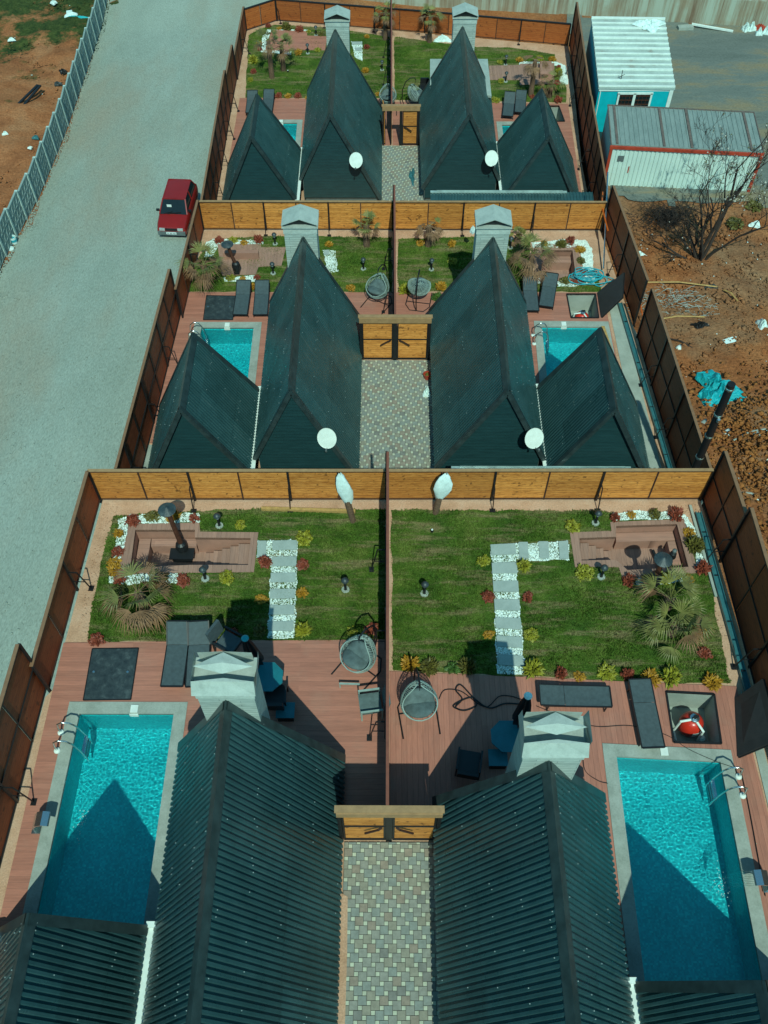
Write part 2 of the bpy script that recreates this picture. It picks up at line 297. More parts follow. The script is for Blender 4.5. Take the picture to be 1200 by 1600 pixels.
# ---------------------------------------------------------------- mesh helpers
class MB:
    def __init__(s): s.v = []; s.f = []; s.m = []
    def add(s, vs, fs, mi=0):
        o = len(s.v); s.v += [tuple(p) for p in vs]; s.f += [tuple(i+o for i in f) for f in fs]; s.m += [mi]*len(fs); return s
    def box(s, c, d, rz=0., mi=0, M=None):
        x, y, z = (q/2 for q in d); vs = [Vector((a*x, b_*y, c_*z)) for c_ in (-1, 1) for a, b_ in ((-1, -1), (1, -1), (1, 1), (-1, 1))]
        T = Matrix.Translation(Vector(c)) @ Matrix.Rotation(rz, 4, 'Z')
        if M is not None: T = M @ T
        return s.add([T @ p for p in vs], [(3, 2, 1, 0), (4, 5, 6, 7), (0, 1, 5, 4), (1, 2, 6, 5), (2, 3, 7, 6), (3, 0, 4, 7)], mi)
    def bar(s, a, b, w, h=None, mi=0, up=(0, 0, 1)):
        a = Vector(a); b = Vector(b); d = b-a; L = d.length
        if L < 1e-5: return s
        h = h or w; z = d.normalized(); u = Vector(up)
        if abs(z.dot(u)) > .98: u = Vector((0, 1, 0))
        x = z.cross(u).normalized(); y = x.cross(z)
        vs = [p+x*(i*w/2)+y*(j*h/2) for p in (a, b) for i, j in ((-1, -1), (1, -1), (1, 1), (-1, 1))]
        return s.add(vs, [(3, 2, 1, 0), (4, 5, 6, 7), (0, 1, 5, 4), (1, 2, 6, 5), (2, 3, 7, 6), (3, 0, 4, 7)], mi)
    def tube(s, pts, r, n=6, mi=0, closed=False, cap=True):
        pts = [Vector(p) for p in pts]; rs = r if isinstance(r, (list, tuple)) else [r]*len(pts)
        o = len(s.v); k = len(pts); px = None
        for i, p in enumerate(pts):
            if closed: d = pts[(i+1) % k]-pts[i-1]
            else: d = pts[min(i+1, k-1)]-pts[max(i-1, 0)]
            d = d.normalized() if d.length > 1e-7 else Vector((0, 0, 1))
            if px is None:
                u = Vector((0, 0, 1)) if abs(d.z) < .9 else Vector((1, 0, 0)); x = d.cross(u).normalized()
            else:
                x = (px-d*px.dot(d)); x = x.normalized() if x.length > 1e-6 else px
            px = x; y = d.cross(x)
            for j in range(n):
                a = 2*PI*j/n; s.v.append(tuple(p+(x*math.cos(a)+y*math.sin(a))*rs[i]))
        for i in range(k if closed else k-1):
            for j in range(n):
                a = o+i*n+j; b_ = o+i*n+(j+1) % n; i2 = (i+1) % k
                s.f.append((a, b_, o+i2*n+(j+1) % n, o+i2*n+j)); s.m.append(mi)
        if cap and not closed:
            s.f.append(tuple(o+j for j in range(n))[::-1]); s.m.append(mi)
            s.f.append(tuple(o+(k-1)*n+j for j in range(n))); s.m.append(mi)
        return s
    def lathe(s, prof, c=(0, 0, 0), n=16, mi=0, M=None):
        o = len(s.v); c = Vector(c)
        for r, z in prof:
            for j in range(n):
                a = 2*PI*j/n; p = c+Vector((r*math.cos(a), r*math.sin(a), z)); s.v.append(tuple(M @ p if M is not None else p))
        for i in range(len(prof)-1):
            for j in range(n):
                s.f.append((o+i*n+j, o+i*n+(j+1) % n, o+(i+1)*n+(j+1) % n, o+(i+1)*n+j)); s.m.append(mi)
        s.f.append(tuple(o+j for j in range(n))[::-1]); s.m.append(mi)
        s.f.append(tuple(o+(len(prof)-1)*n+j for j in range(n))); s.m.append(mi)
        return s
    def prism(s, poly, z0, z1, mi=0):
        n = len(poly)
        a = sum(poly[i][0]*poly[(i+1) % n][1]-poly[(i+1) % n][0]*poly[i][1] for i in range(n))
        if a < 0: poly = poly[::-1]
        vs = [(x, y, z) for z in (z0, z1) for x, y in poly]
        return s.add(vs, [tuple(range(n))[::-1], tuple(range(n, 2*n))]+[(i, (i+1) % n, n+(i+1) % n, n+i) for i in range(n)], mi)
    def build(s, name, mats, parent=None, smooth=False, loc=None):
        me = bpy.data.meshes.new(name); me.from_pydata(s.v, [], s.f); 
        mats = mats if isinstance(mats, (list, tuple)) else [mats]
        for m in mats: me.materials.append(m)
        if len(mats) > 1: me.polygons.foreach_set('material_index', s.m)
        if smooth:
            me.polygons.foreach_set('use_smooth', [True]*len(me.polygons))
            try: me.set_sharp_from_angle(angle=R(40))
            except Exception: pass
        me.update(); o = bpy.data.objects.new(name, me); C.objects.link(o)
        if parent: o.parent = parent
        if loc is not None: o.location = loc
        return o
def tag(o, label=None, cat=None, group=None, kind=None):
    if label: o['label'] = label
    if cat: o['category'] = cat
    if group: o['group'] = group
    if kind: o['kind'] = kind
    return o
def thing(name, label, cat, loc=(0, 0, 0), rz=0., group=None):
    o = bpy.data.objects.new(name, None); C.objects.link(o); o.empty_display_size = .2
    o.location = loc; o.rotation_euler = (0, 0, rz); return tag(o, label, cat, group)
def struct(o): o['kind'] = 'structure'; return o
def copy_tree(o, parent=None):
    c = o.copy(); C.objects.link(c); c.parent = parent
    for ch in KIDS.get(o.name, []) or [x for x in list(C.objects) if x.parent == o]:
        copy_tree(ch, c)
    return c
KIDS = {}
def freeze(o):
    ks = [x for x in C.objects if x.parent == o]; KIDS[o.name] = ks
    for k in ks: freeze(k)
def place(proto, used, loc, rz, label, group=None):
    if proto.name not in used: used.add(proto.name); o = proto
    else: o = copy_tree(proto)
    o.location = loc; o.rotation_euler = (0, 0, rz); o['label'] = label
    if group: o['group'] = group
    return o
USED = set()
def inside(p, poly):
    x, y = p; r = False; n = len(poly); j = n-1
    for i in range(n):
        xi, yi = poly[i][:2]; xj, yj = poly[j][:2]
        if (yi > y) != (yj > y) and x < (xj-xi)*(y-yi)/(yj-yi)+xi: r = not r
        j = i
    return r
def inside_np(P, poly):
    x, y = P[:, 0], P[:, 1]; r = np.zeros(len(P), bool); n = len(poly); j = n-1
    for i in range(n):
        xi, yi = poly[i][:2]; xj, yj = poly[j][:2]
        if yi != yj:
            c = ((yi > y) != (yj > y)) & (x < (xj-xi)*(y-yi)/(yj-yi)+xi); r ^= c
        j = i
    return r
def sheet(name, outer, holes, z, mat, skirt=.06, parent=None, hskirt=None):
    """flat polygon with real holes and a short vertical edge"""
    vs = [Vector(p[:2]) for p in outer]; fs = [list(range(len(outer)))]
    for h in holes:
        o = len(vs); vs += [Vector(p[:2]) for p in h]; fs.append(list(range(o, o+len(h))))
    edges = []
    for f in fs: edges += [(f[i], f[(i+1) % len(f)]) for i in range(len(f))]
    V, E_, F, *_ = delaunay_2d_cdt(vs, edges, [], 0, 1e-5)
    mb = MB(); keep = []
    for f in F:
        c = sum((V[i] for i in f), Vector((0, 0)))/len(f)
        if inside(c, outer) and not any(inside(c, h) for h in holes):
            a, b_, d = V[f[0]], V[f[1]], V[f[2]]
            if (b_-a).cross(d-a) < 0: f = f[::-1]
            keep.append(tuple(f))
    mb.add([(p.x, p.y, z) for p in V], keep)
    for loop in [outer]+list(holes):
        n = len(loop); sk_ = skirt if (loop is outer or hskirt is None) else hskirt
        vv = [(p[0], p[1], z) for p in loop]+[(p[0], p[1], z-sk_) for p in loop]
        mb.add(vv, [(i, (i+1) % n, n+(i+1) % n, n+i) for i in range(n)])
    o = mb.build(name, mat, parent); bm = bmesh.new(); bm.from_mesh(o.data); bmesh.ops.remove_doubles(bm, verts=bm.verts, dist=1e-4); bmesh.ops.recalc_face_normals(bm, faces=bm.faces); 
    bm.to_mesh(o.data); bm.free(); return o
def bulk(name, base_v, base_f, P, A, Sc, mat, tilt=None, col=None):
    """many small copies of one shape as ONE mesh (stuff)"""
    base_v = np.array(base_v, float); n = len(P); k = len(base_v)
    ca, sa = np.cos(A), np.sin(A); Sc = np.asarray(Sc, float)
    if Sc.ndim == 1: Sc = np.stack([Sc]*3, 1)
    v = base_v[None]*Sc[:, None, :]
    if tilt is not None:
        ct, stt = np.cos(tilt)[:, None], np.sin(tilt)[:, None]
        y = v[:, :, 1]*ct-v[:, :, 2]*stt; z = v[:, :, 1]*stt+v[:, :, 2]*ct
        v = np.stack([v[:, :, 0], y, z], 2)
    x = v[:, :, 0]*ca[:, None]-v[:, :, 1]*sa[:, None]; y = v[:, :, 0]*sa[:, None]+v[:, :, 1]*ca[:, None]
    v = np.stack([x, y, v[:, :, 2]], 2)+P[:, None, :]
    fl = len(base_f[0]); F = (np.array(base_f)[None]+(np.arange(n)*k)[:, None, None]).reshape(-1)
    me = bpy.data.meshes.new(name); me.vertices.add(n*k); me.vertices.foreach_set('co', v.reshape(-1))
    nf = n*len(base_f); me.loops.add(nf*fl); me.loops.foreach_set('vertex_index', F)
    me.polygons.add(nf); me.polygons.foreach_set('loop_start', np.arange(nf)*fl); me.polygons.foreach_set('loop_total', np.full(nf, fl))
    me.materials.append(mat); me.update(calc_edges=True); me.validate()
    o = bpy.data.objects.new(name, me); C.objects.link(o); return o
OCT_V = [(1, 0, 0), (0, 1, 0), (-1, 0, 0), (0, -1, 0), (0, 0, .8), (0, 0, -.8)]
OCT_F = [(0, 1, 4), (1, 2, 4), (2, 3, 4), (3, 0, 4), (1, 0, 5), (2, 1, 5), (3, 2, 5), (0, 3, 5)]
ROCK_V = [(1.15, .05, .05), (.35, .75, -.1), (-.6, .95, .1), (-.8, -.1, 0), (-.45, -.95, .15), (.6, -.55, -.1), (.45, .25, .45), (-.3, -.3, .62), (0, 0, -.6)]
ROCK_F = [(0, 1, 6), (1, 2, 6), (2, 7, 6), (2, 3, 7), (3, 4, 7), (4, 5, 7), (5, 6, 7), (5, 0, 6), (1, 0, 8), (2, 1, 8), (3, 2, 8), (4, 3, 8), (5, 4, 8), (0, 5, 8)]
def lerp(tab, y):
    return float(np.interp(y, [a for a, _ in tab], [b_ for _, b_ in tab]))

# ---------------------------------------------------------------- terrain, road, terraces
XL = [(-12, -10.0), (2, -9.85), (10.4, -9.5), (10.6, -9.35), (17.1, -9.1), (19.3, -9.45), (29.5, -8.9), (29.7, -8.75), (35.4, -8.6), (38, -9.0), (49.5, -9.12), (53, -9.08), (58.8, -9.0), (61, -7.0), (200, -7.)]
XR = [(-12, 11.2), (10.5, 10.45), (17.2, 10.1), (17.6, 11.4), (28.6, 10.75), (29, 10.65), (35.4, 10.05), (37, 10.85), (57, 11.6), (60, 11.6), (200, 11.6)]
def noise2(x, y, s):
    from mathutils import noise as nz
    return nz.fractal(Vector((x*s, y*s, 3.3)), 1.0, 2.0, 4)
def row_z(Y): return Z1 if Y < 17.2 else Z2 if Y < 35.5 else Z3
def terrain():
    ys = list(np.arange(-30, 17.1, .45))+[17.19, 17.3]+list(np.arange(17.7, 35.3, .45))+[35.48, 35.6]+list(np.arange(36, 60.9, .45))+list(np.arange(61.4, 70, 1))+[75, 85, 100, 130, 180, 260]
    lo = [0.02, .3, 4, 8.3, 8.9]+list(np.arange(9.4, 26, .45))+[30, 40, 60, 100, 180]
    ro = [0.02, .3]+list(np.arange(.7, 24, .45))+[28, 36, 50, 80, 180]
    v = []; f = []; mi = []; cols = len(lo)+len(ro)+4; kinds = None
    for y in ys:
        xl, xr = lerp(XL, y), lerp(XR, y); zo = zout(y) if y < 61 else zout(61)
        far = y > 60.6
        inz = (row_z(y)-2.6) if not far else zo-.05
        row = []
        for o in lo[::-1]:
            z = zo
            if o > 8.95: z += .35*noise2(-o, y, .25)+.16*noise2(-o, y, .9)+.10*min(1, (o-8.95)/2)+(-.2)
            row.append((xl-o, y, z))
        row += [(xl+.05, y, inz), (xl+3, y, inz), (xr-3, y, inz), (xr-.05, y, inz)]
        for o in ro:
            z = zo
            if .3 < o: z += (.22*noise2(o+50, y, .3)+.15*noise2(o+50, y, 1.1)) * (1 if y < 39 else .12)
            if far: z = zo
            row.append((xr+o, y, z))
        v += row
    nl = len(lo)
    for i in range(len(ys)-1):
        for j in range(cols-1):
            a = i*cols+j; f.append((a, a+1, a+cols+1, a+cols)); mi.append(1 if j < nl-4 else 0)
    mb = MB(); mb.v = v; mb.f = f; mb.m = mi
    return struct(mb.build('ground', [m_dirt, m_wild], smooth=True))
terrain()
# gravel road: a sheet 2 cm above the ground, ragged on the wall side
def road():
    v = []; f = []; ys = list(np.arange(-30, 61, .6))+[61.2, 64, 70, 80, 100]; n = 13
    for y in ys:
        xl = lerp(XL, y); zo = zout(y) if y < 61 else zout(61)
        wallx = lerp([(20, -17.95), (34, -17.85), (40, -17.62), (47, -17.9), (61, -18.9), (72, -19.6)], y)
        wdt = xl-wallx-.14-.28*abs(noise2(1, y, .35))-.3*abs(noise2(4, y, 1.9))
        for k in range(n):
            v.append((xl-.03-wdt*k/(n-1), y, zo+.03+.015*noise2(k*.7, y, .6)))
    for i in range(len(ys)-1):
        for j in range(n-1):
            a = i*n+j; f.append((a, a+n, a+n+1, a+1))
    mb = MB(); mb.add(v, f); return struct(mb.build('road', m_gravel, smooth=True))
road()
def yard():
    poly = [(11.8, 39.7), (14, 39.2), (17, 39.6), (20, 38.8), (23, 39.8), (27, 39), (40, 38), (60, 38), (60, 57), (33, 60.6), (25.0, 61.2), (18.6, 61.9), (12.2, 62.9), (11.75, 57), (11.2, 44)]
    V = []; ys = np.arange(38, 63.2, .5); 
    mb = MB(); grid = {}
    xs = np.arange(11, 46, .5)
    for y in ys:
        for x in xs:
            if inside((x+.25, y+.25), poly):
                idx = []
                for a, b_ in ((0, 0), (.5, 0), (.5, .5), (0, .5)):
                    k = (round(x+a, 2), round(y+b_, 2))
                    if k not in grid:
                        grid[k] = len(mb.v); e = .25*noise2(x+a, y+b_, .8) if not inside((k[0]-.6, k[1]-.6), poly) or not inside((k[0]+.6, k[1]+.6), poly) else 0
                        yy = max(y+b_+e, 38)
                        mb.v.append((x+a+e, yy, (zout(yy) if yy < 61 else zout(61))+.05))
                    idx.append(grid[k])
                mb.f.append(tuple(idx)); mb.m.append(0)
    return struct(mb.build('gravel_yard', m_yard, smooth=True))
yard()

def rect(x0, y0, x1, y1): return [(x0, y0), (x1, y0), (x1, y1), (x0, y1)]
# holes in the terraces
pool1L = [(-8.40, 3.2), (-5.77, 3.2), (-5.76, 9.9), (-8.33, 9.9)]
pool1R = [(6.02, 2.4), (8.76, 2.4), (8.86, 8.6), (6.14, 8.74)]
pool2L = [(-7.9, 23.6), (-5.6, 23.6), (-5.62, 28.9), (-7.84, 28.9)]
pool2R = [(6.5, 24.0), (9.15, 24.0), (9.17, 28.98), (6.62, 29.0)]
px = lambda pts, z: WL(pts, z)
pool3L = [(-7.4, 44.0), (-5.1, 44.0), (-5.12, W(470, 193, Z3)[1]), (-7.4, W(470, 193, Z3)[1])]
p3y = W(800, 196, Z3)[1]
pool3R = [(6.6, 44.2), (8.9, 44.2), (8.9, p3y), (6.6, p3y)]
pitL = WL([(212, 829), (305, 829), (305, 841), (392, 842), (388, 884), (299, 884), (298, 884), (204, 888)], 0)
pitR = [W(u, v) for u, v in ((905, 842), (962, 840), (962, 823), (1057, 820), (1075, 887), (980, 892), (962, 876), (908, 877))]
pump1 = [W(u, v) for u, v in ((1052, 1161), (1126, 1163), (1115, 1086), (1040, 1082))]
pump2 = [W(u, v, Z2) for u, v in ((892, 498), (935, 498), (930, 461), (885, 461))]
pump3 = [W(u, v, Z3) for u, v in ((866, 191), (882, 191), (873, 167), (859, 167))]
pit2R = [W(u, v, Z2) for u, v in ((846, 430), (899, 430), (894, 392), (846, 392))]
def cav(loop, d=.0): return loop
# terraces: retained pads of soil with the holes cut through
def pad(n, y0, y1, z, holes, depth):
    ys = sorted([y0, y1]+[y for y, _ in XL+XR if y0 < y < y1])
    outer = [(lerp(XR, y)-.12, y) for y in ys]+[(lerp(XL, y)+.12, y) for y in ys[::-1]]
    if n == 3: outer = [(10.7, y0), (10.75, 45), (11.15, 52), (11.35, 57.0), (-7.07, 60.1), (-8.98, 58.85), (-9.0, 53), (-9.05, 49.5), (-8.95, y0)]
    return struct(sheet('terrace', outer, holes, z, m_soil, depth, hskirt=.015))
pad(1, -8, 17.18, Z1, [pool1L, pool1R, pitL, pitR, pump1], 2.5)
pad(2, 17.3, 35.46, Z2, [pool2L, pool2R, pump2, pit2R], 2.5)
pad(3, 35.6, 60, Z3, [pool3L, pool3R, pump3], 2.5)
# retaining faces under the back fences (terrace steps)
for y, za, zb, xa, xb in ((17.22, Z2-.5, Z1-.02, -9.1, 10.1), (35.52, Z3-.5, Z2-.02, -8.6, 10.05)):
    struct(MB().box(((xa+xb)/2, y, (za+zb)/2), (xb-xa, .16, zb-za)).build('retaining_wall', m_conc))

# decks
d1L = [(-9.2, -6), (-.02, -6), (-.02, 2), (-1.1, 2), (-1.1, 6.7), (0.0, 6.7), (0.0, 12.18), (-9.2, 12.05)]
d1L = [(-9.35, -6), (-5.4, -6), (-5.4, 3), (-1.12, 3), (-1.12, 6.62), (.02, 6.62), (.02, 12.18), (-9.2, 12.05)]
d1R = [(6.0, -6), (10.15, -6), (9.85, 5), (9.75, 10.76), (.12, 11.19), (.12, 6.62), (1.35, 6.62), (1.35, 3), (6.0, 3)]
def ringw(loop, w):   # offset outwards of a convex loop given counter-clockwise
    n = len(loop); out = []
    for i in range(n):
        a, b_, c = Vector(loop[i-1]), Vector(loop[i]), Vector(loop[(i+1) % n])
        e1 = (b_-a).normalized(); e2 = (c-b_).normalized(); n1 = Vector((e1.y, -e1.x)); n2 = Vector((e2.y, -e2.x))
        k = (n1+n2).normalized(); out.append(tuple(b_+k*(w/max(.3, k.dot(n1)))))
    return out
cop = {n: ringw(p, w) for n, p, w in (('1L', pool1L, .34), ('1R', pool1R, .34), ('2L', pool2L, .32), ('2R', pool2R, .32), ('3L', pool3L, .3), ('3R', pool3R, .3))}
struct(sheet('deck', d1L, [cop['1L']], .035, m_deckx))
struct(sheet('deck', d1R, [cop['1R'], pump1], .035, m_decky))
y2 = 31.1
struct(sheet('deck', [(-9.1, 22.6), (-5.0, 22.6), (-5.0, 24), (-1.2, 24), (-1.2, 27.1), (.3, 27.1), (.3, y2), (-8.85, y2)], [cop['2L']], Z2+.035, m_deckx))
struct(sheet('deck', [(.42, 27.1), (2.0, 27.1), (2.0, 24), (6.2, 24), (6.2, 22.2), (9.6, 22.2), (9.5, 31.13), (.42, y2)], [cop['2R'], pump2], Z2+.035, m_deckx))
struct(sheet('deck', [(-8.7, 41.5), (-4.7, 41.5), (-4.7, 45), (-.3, 45), (-.3, 46.55), (.2, 46.55), (.2, 51.1), (-8.65, 51.16)], [cop['3L']], Z3+.035, m_deckx))
struct(sheet('deck', [(.34, 46.55), (2, 46.55), (2, 45), (6.4, 45), (6.4, 41.5), (10.4, 41.5), (10.62, 50.62), (.34, 50.8)], [cop['3R'], pump3], Z3+.035, m_deckx))

# pools: basin, coping, water, skimmer
def pool(loop, cloop, z, label, skx, spout=None):
    t = thing('swimming_pool', label, 'pool', (0, 0, 0)); n = len(loop)
    mb = MB(); D = 1.4
    def sub(a, b_, k): return [a+(b_-a)*i/k for i in range(k+1)]
    vv = [(x, y, z-.02) for x, y in loop]+[(x, y, z-D) for x, y in loop]
    mb.add(vv, [(i, n+i, n+(i+1) % n, (i+1) % n) for i in range(n)]+[tuple(range(n, 2*n))])
    bo = mb.build('basin', m_tile, t)
    sheet('coping', cloop, [loop], z+.06, m_coping, .10, t)
    # rippled water surface as real geometry
    w = MB(); A_, B_, C_, D_ = [Vector(p) for p in loop]; nu = 130; nv = int(nu*(D_-A_).length/(B_-A_).length)
    from mathutils import noise as nz
    for j in range(nv+1):
        for i in range(nu+1):
            p = A_.lerp(B_, i/nu).lerp(D_.lerp(C_, i/nu), j/nv); h = .0014*nz.noise(Vector((p.x*6, p.y*8, z)))+.0011*nz.noise(Vector((p.x*13, p.y*17, 7+z)))
            w.v.append((p.x, p.y, z-.10+h))
    for j in range(nv):
        for i in range(nu): a = j*(nu+1)+i; w.f.append((a, a+1, a+nu+2, a+nu+1)); w.m.append(0)
    wo = w.build('water', m_water, t); wo.data.polygons.foreach_set('use_smooth', [True]*len(wo.data.polygons)); wo.cycles.is_caustics_caster = True; bo.cycles.is_caustics_receiver = True
    yb = max(p[1] for p in loop); s = MB(); s.box((skx, yb+.13, z+.075), (.2, .22, .03)); s.box((skx, yb-.015, z-.02), (.24, .03, .13)); s.build('skimmer', m_white, t)
    return t
pool(pool1L, cop['1L'], Z1, 'nearest left pool with the pointed shadow of the gable on its water', W(212, 1102)[0])
pool(pool1R, cop['1R'], Z1, 'nearest right pool with bright water crossed by a slanting roof shadow', W(1036, 1172)[0])
pool(pool2L, cop['2L'], Z2, 'middle left pool beside the dark slate mat, half hidden by the small roof', W(356, 506, Z2)[0])
pool(pool2R, cop['2R'], Z2, 'middle right pool beside the open pump pit', W(880, 505, Z2)[0])
pool(pool3L, cop['3L'], Z3, 'farthest left pool, a blue triangle between two green roofs', W(440, 187, Z3)[0])
pool(pool3R, cop['3R'], Z3, 'farthest right pool, only its pale corner showing between the roofs', 8.2)

# driveways of mixed square setts, two sizes
def driveway(x0, x1, y0, y1, z, a=.2, b_=.1):
    mb = MB(); g = .006
    cx, cy = (x0+x1)/2, (y0+y1)/2; K = int(max(x1-x0, y1-y0)/a)+6
    rr = random.Random(int(z*10)+5)
    L2 = a*a+b_*b_
    for i in range(-K*2, K*2):
        for j in range(-K*2, K*2):
            X = cx+i*a-j*b_; Y = cy+i*b_+j*a
            for s, ox, oy, big in ((a, 0, 0, 1), (b_, a, 0, 0)):
                xa, ya, xb, yb = X+ox, Y+oy, X+ox+s, Y+oy+s
                if xb < x0 or xa > x1 or yb < y0 or ya > y1: continue
                xa, xb, ya, yb = max(xa, x0)+g, min(xb, x1)-g, max(ya, y0)+g, min(yb, y1)-g
                if xb-xa < .01 or yb-ya < .01: continue
                h = z+.05+rr.uniform(0, .004)
                mi = (rr.choices([0, 1, 2, 3, 4], [5, 5, 4, 2.2, 1.2])[0]) if big else 5
                mb.add([(xa, ya, h), (xb, ya, h), (xb, yb, h), (xa, yb, h), (xa, ya, z+.02), (xb, ya, z+.02), (xb, yb, z+.02), (xa, yb, z+.02)],
                       [(0, 1, 2, 3), (4, 5, 1, 0), (5, 6, 2, 1), (6, 7, 3, 2), (7, 4, 0, 3)], mi)
    struct(mb.build('driveway', PAV)); struct(sheet('driveway_bedding', rect(x0, y0, x1, y1), [], z+.03, m_grout, .03))
driveway(-1.02, 1.4, -6, 6.5, Z1)
driveway(-1.1, 2.0, 17.4, 27.0, Z2)
driveway(-.35, 2.0, 36, 46.45, Z3)
# brown bare strip beside the nearest driveway
struct(sheet('soil_strip', [(-1.08, -2), (-.93, -2), (-.88, 3.9), (-.9, 5.2), (-1.08, 5.3)], [], .058, m_soil, .03))
struct(sheet('path', [(-9.5, 17.5), (-8.55, 17.5), (-8.5, 22.5), (-9.15, 22.5)], [], Z2+.04, m_coping, .04))
struct(sheet('path', [(10.0, 17.5), (10.6, 17.5), (10.35, 24), (10.15, 30.5), (9.65, 30.5), (9.7, 24)], [], Z2+.02, m_conc, .02))
struct(sheet('path', [(9.9, -6), (10.2, -6), (10.1, 9), (9.85, 10.7)], [], .03, m_conc, .02))

# ---------------------------------------------------------------- fences
def fence(name, label, group, segs, wood, inward, courses=1, step=3.0, braces=True, cap=True, cat='fence', capm=None, bscale=1.):
    """segs: list of (x0,y0,x1,y1,zb,zt); panels of boards in dark frames, posts, capping, raking braces inside"""
    x0, y0 = segs[0][:2]; t = thing(name, label, cat, (x0, y0, segs[0][4]), 0, group)
    O = Vector((x0, y0, segs[0][4]))
    for (xa, ya, xb, yb, zb, zt) in segs:
        A = Vector((xa, ya, 0)); B = Vector((xb, yb, 0)); L = (B-A).length; ang = math.atan2(yb-ya, xb-xa); d = (B-A)/L
        nrm = Vector((-d.y, d.x, 0)); 
        if nrm.dot(Vector((*inward, 0))) < 0: nrm = -nrm
        n = max(1, round(L/step)); w = L/n; H = zt-zb
        for k in range(n):
            P = A+d*(k*w)
            for half in range(2):
                Q = P+d*(half*w/2)-O+Vector((0, 0, zb))
                mb = MB(); mb.box((w/4, 0, H/2+.03), (w/2-.05, .03, H-.1)); p = mb.build('panel', wood, t); p.location = Q; p.rotation_euler = (0, 0, ang)
            mb = MB(); zz = [zb+.06, zt-.03]+([zb+H*.5] if courses == 2 else [])
            off = nrm*.03
            for z in zz: mb.bar(P+off+Vector((0, 0, z))-O, P+d*w+off+Vector((0, 0, z))-O, .045, .03)
            M_ = P+d*(w/2)+off-O
            mb.bar(M_+Vector((0, 0, zb+.02)), M_+Vector((0, 0, zt-.02)), .04, .03)
            mb.build('panel_frame', m_brownmetal if courses == 1 else m_dark, t)
        for k in range(n+1):
            P = A+d*(k*w)-O
            mb = MB(); mb.box(P+Vector((0, 0, (zb+zt)/2-.05))+nrm*.04, (.07, .07, H+.1), ang); mb.build('post', m_dark, t)
            if braces and 0 < k <= n-(0 if False else 1) or (braces and n == 1 and k == 1):
                Q = P+nrm*.06; mb = MB(); h = min(H*.62, 1.15); e = .42*bscale
                zb_ = Vector((0, 0, zb))
                mb.bar(Q+zb_+Vector((0, 0, h)), Q+nrm*e*.55+zb_+Vector((0, 0, h)), .03); mb.bar(Q+nrm*e*.55+zb_+Vector((0, 0, h)), Q+nrm*e+zb_+Vector((0, 0, .05)), .03)
                mb.bar(Q+nrm*.02+zb_+Vector((0, 0, h*.45)), Q+nrm*e*.8+zb_+Vector((0, 0, h*.45)), .022)
                mb.box(Q+nrm*e+zb_+Vector((0, 0, .05)), (.18, .14, .012), ang); mb.build('brace', m_dark, t)
        if cap:
            mb = MB(); mb.bar(A-O+Vector((0, 0, zt+.005)), B-O+Vector((0, 0, zt+.005)), .075 if 'dividing' in name else .1, .03); mb.build('capping', capm or m_cap, t)
    return t
gb = 'board fences across the back of the gardens'; gs = 'side fences of dark framed boards'
m_capgold = simple('light_capping', (.33, .19, .09), .55)
fence('board_fence', 'golden board fence closing off the two nearest lawns', gb, [(-9.08, 17.12, .05, 17.15, 0, 1.5), (.05, 17.15, 9.98, 17.2, 0, 1.5)], m_gold, (0, -1), capm=m_capgold)
fence('board_fence', 'golden board fence behind the middle gardens, in front of the farthest houses', gb, [(-8.5, 35.4, .3, 35.4, Z2, Z2+1.55), (.3, 35.4, 9.95, 35.4, Z2, Z2+1.55)], m_gold, (0, -1), capm=m_capgold)
fence('board_fence', 'orange-brown board fence behind the farthest gardens, angled at its left end', gb, [(-8.95, 58.8, -7.07, 60.05, Z3, Z3+1.35), (-7.07, 60.05, 2.4, 58.6, Z3, Z3+1.35), (2.4, 58.6, 11.3, 57.1, Z3, Z3+1.35)], m_orange, (0, -1), capm=m_dark)
gd = 'dividing fences seen edge on'
fence('dividing_fence', 'long thin reddish fence between the two nearest lawns, seen edge on', gd, [(.06, 17.15, .06, 6.6, 0, 2.4)], m_brown, (-1, 0), courses=2, capm=simple('red_brown_capping', (.20, .06, .035), .6))
fence('dividing_fence', 'thin fence between the two middle gardens, ending at the middle gate', gd, [(.36, 35.4, .36, 27.1, Z2, Z2+2.4)], m_brown, (-1, 0), courses=2, capm=MATS['red_brown_capping'])
fence('dividing_fence', 'thin fence between the two farthest gardens behind the half-open gate', gd, [(.28, 58.6, .28, 46.6, Z3, Z3+2.4)], m_brown, (-1, 0), courses=2, capm=MATS['red_brown_capping'])
fence('side_fence', 'low brown side fence beside the nearest left lawn', gs, [(-9.08, 17.1, -9.35, 10.6, 0, 1.5)], m_brown, (1, 0))
fence('side_fence', 'tall side fence in the lower left corner, beside the nearest left pool', gs, [(-9.42, 10.75, -9.95, -5.5, 0, 2.5)], m_brown, (1, 0), courses=2)
fence('side_fence', 'low brown side fence behind the car, beside the middle left garden', gs, [(-8.52, 35.4, -8.75, 29.5, Z2, Z2+1.6)], m_brown, (1, 0))
fence('side_fence', 'tall brown side fence left of the middle left pool', gs, [(-8.86, 29.7, -9.4, 17.5, Z2, Z2+2.5)], m_brown, (1, 0), courses=2)
fence('side_fence', 'low side fence at the top left corner of the farthest garden', gs, [(-8.95, 58.8, -9.0, 53.2, Z3, Z3+1.5)], m_brown, (1, 0))
fence('side_fence', 'short middle run of the farthest left side fence, one step up from the corner run', gs, [(-9.05, 53.2, -9.08, 49.8, Z3, Z3+2.1)], m_brown, (1, 0))
fence('side_fence', 'tall side fence left of the farthest small green roof', gs, [(-9.08, 49.8, -9.0, 36, Z3, Z3+2.5)], m_brown, (1, 0), courses=2)
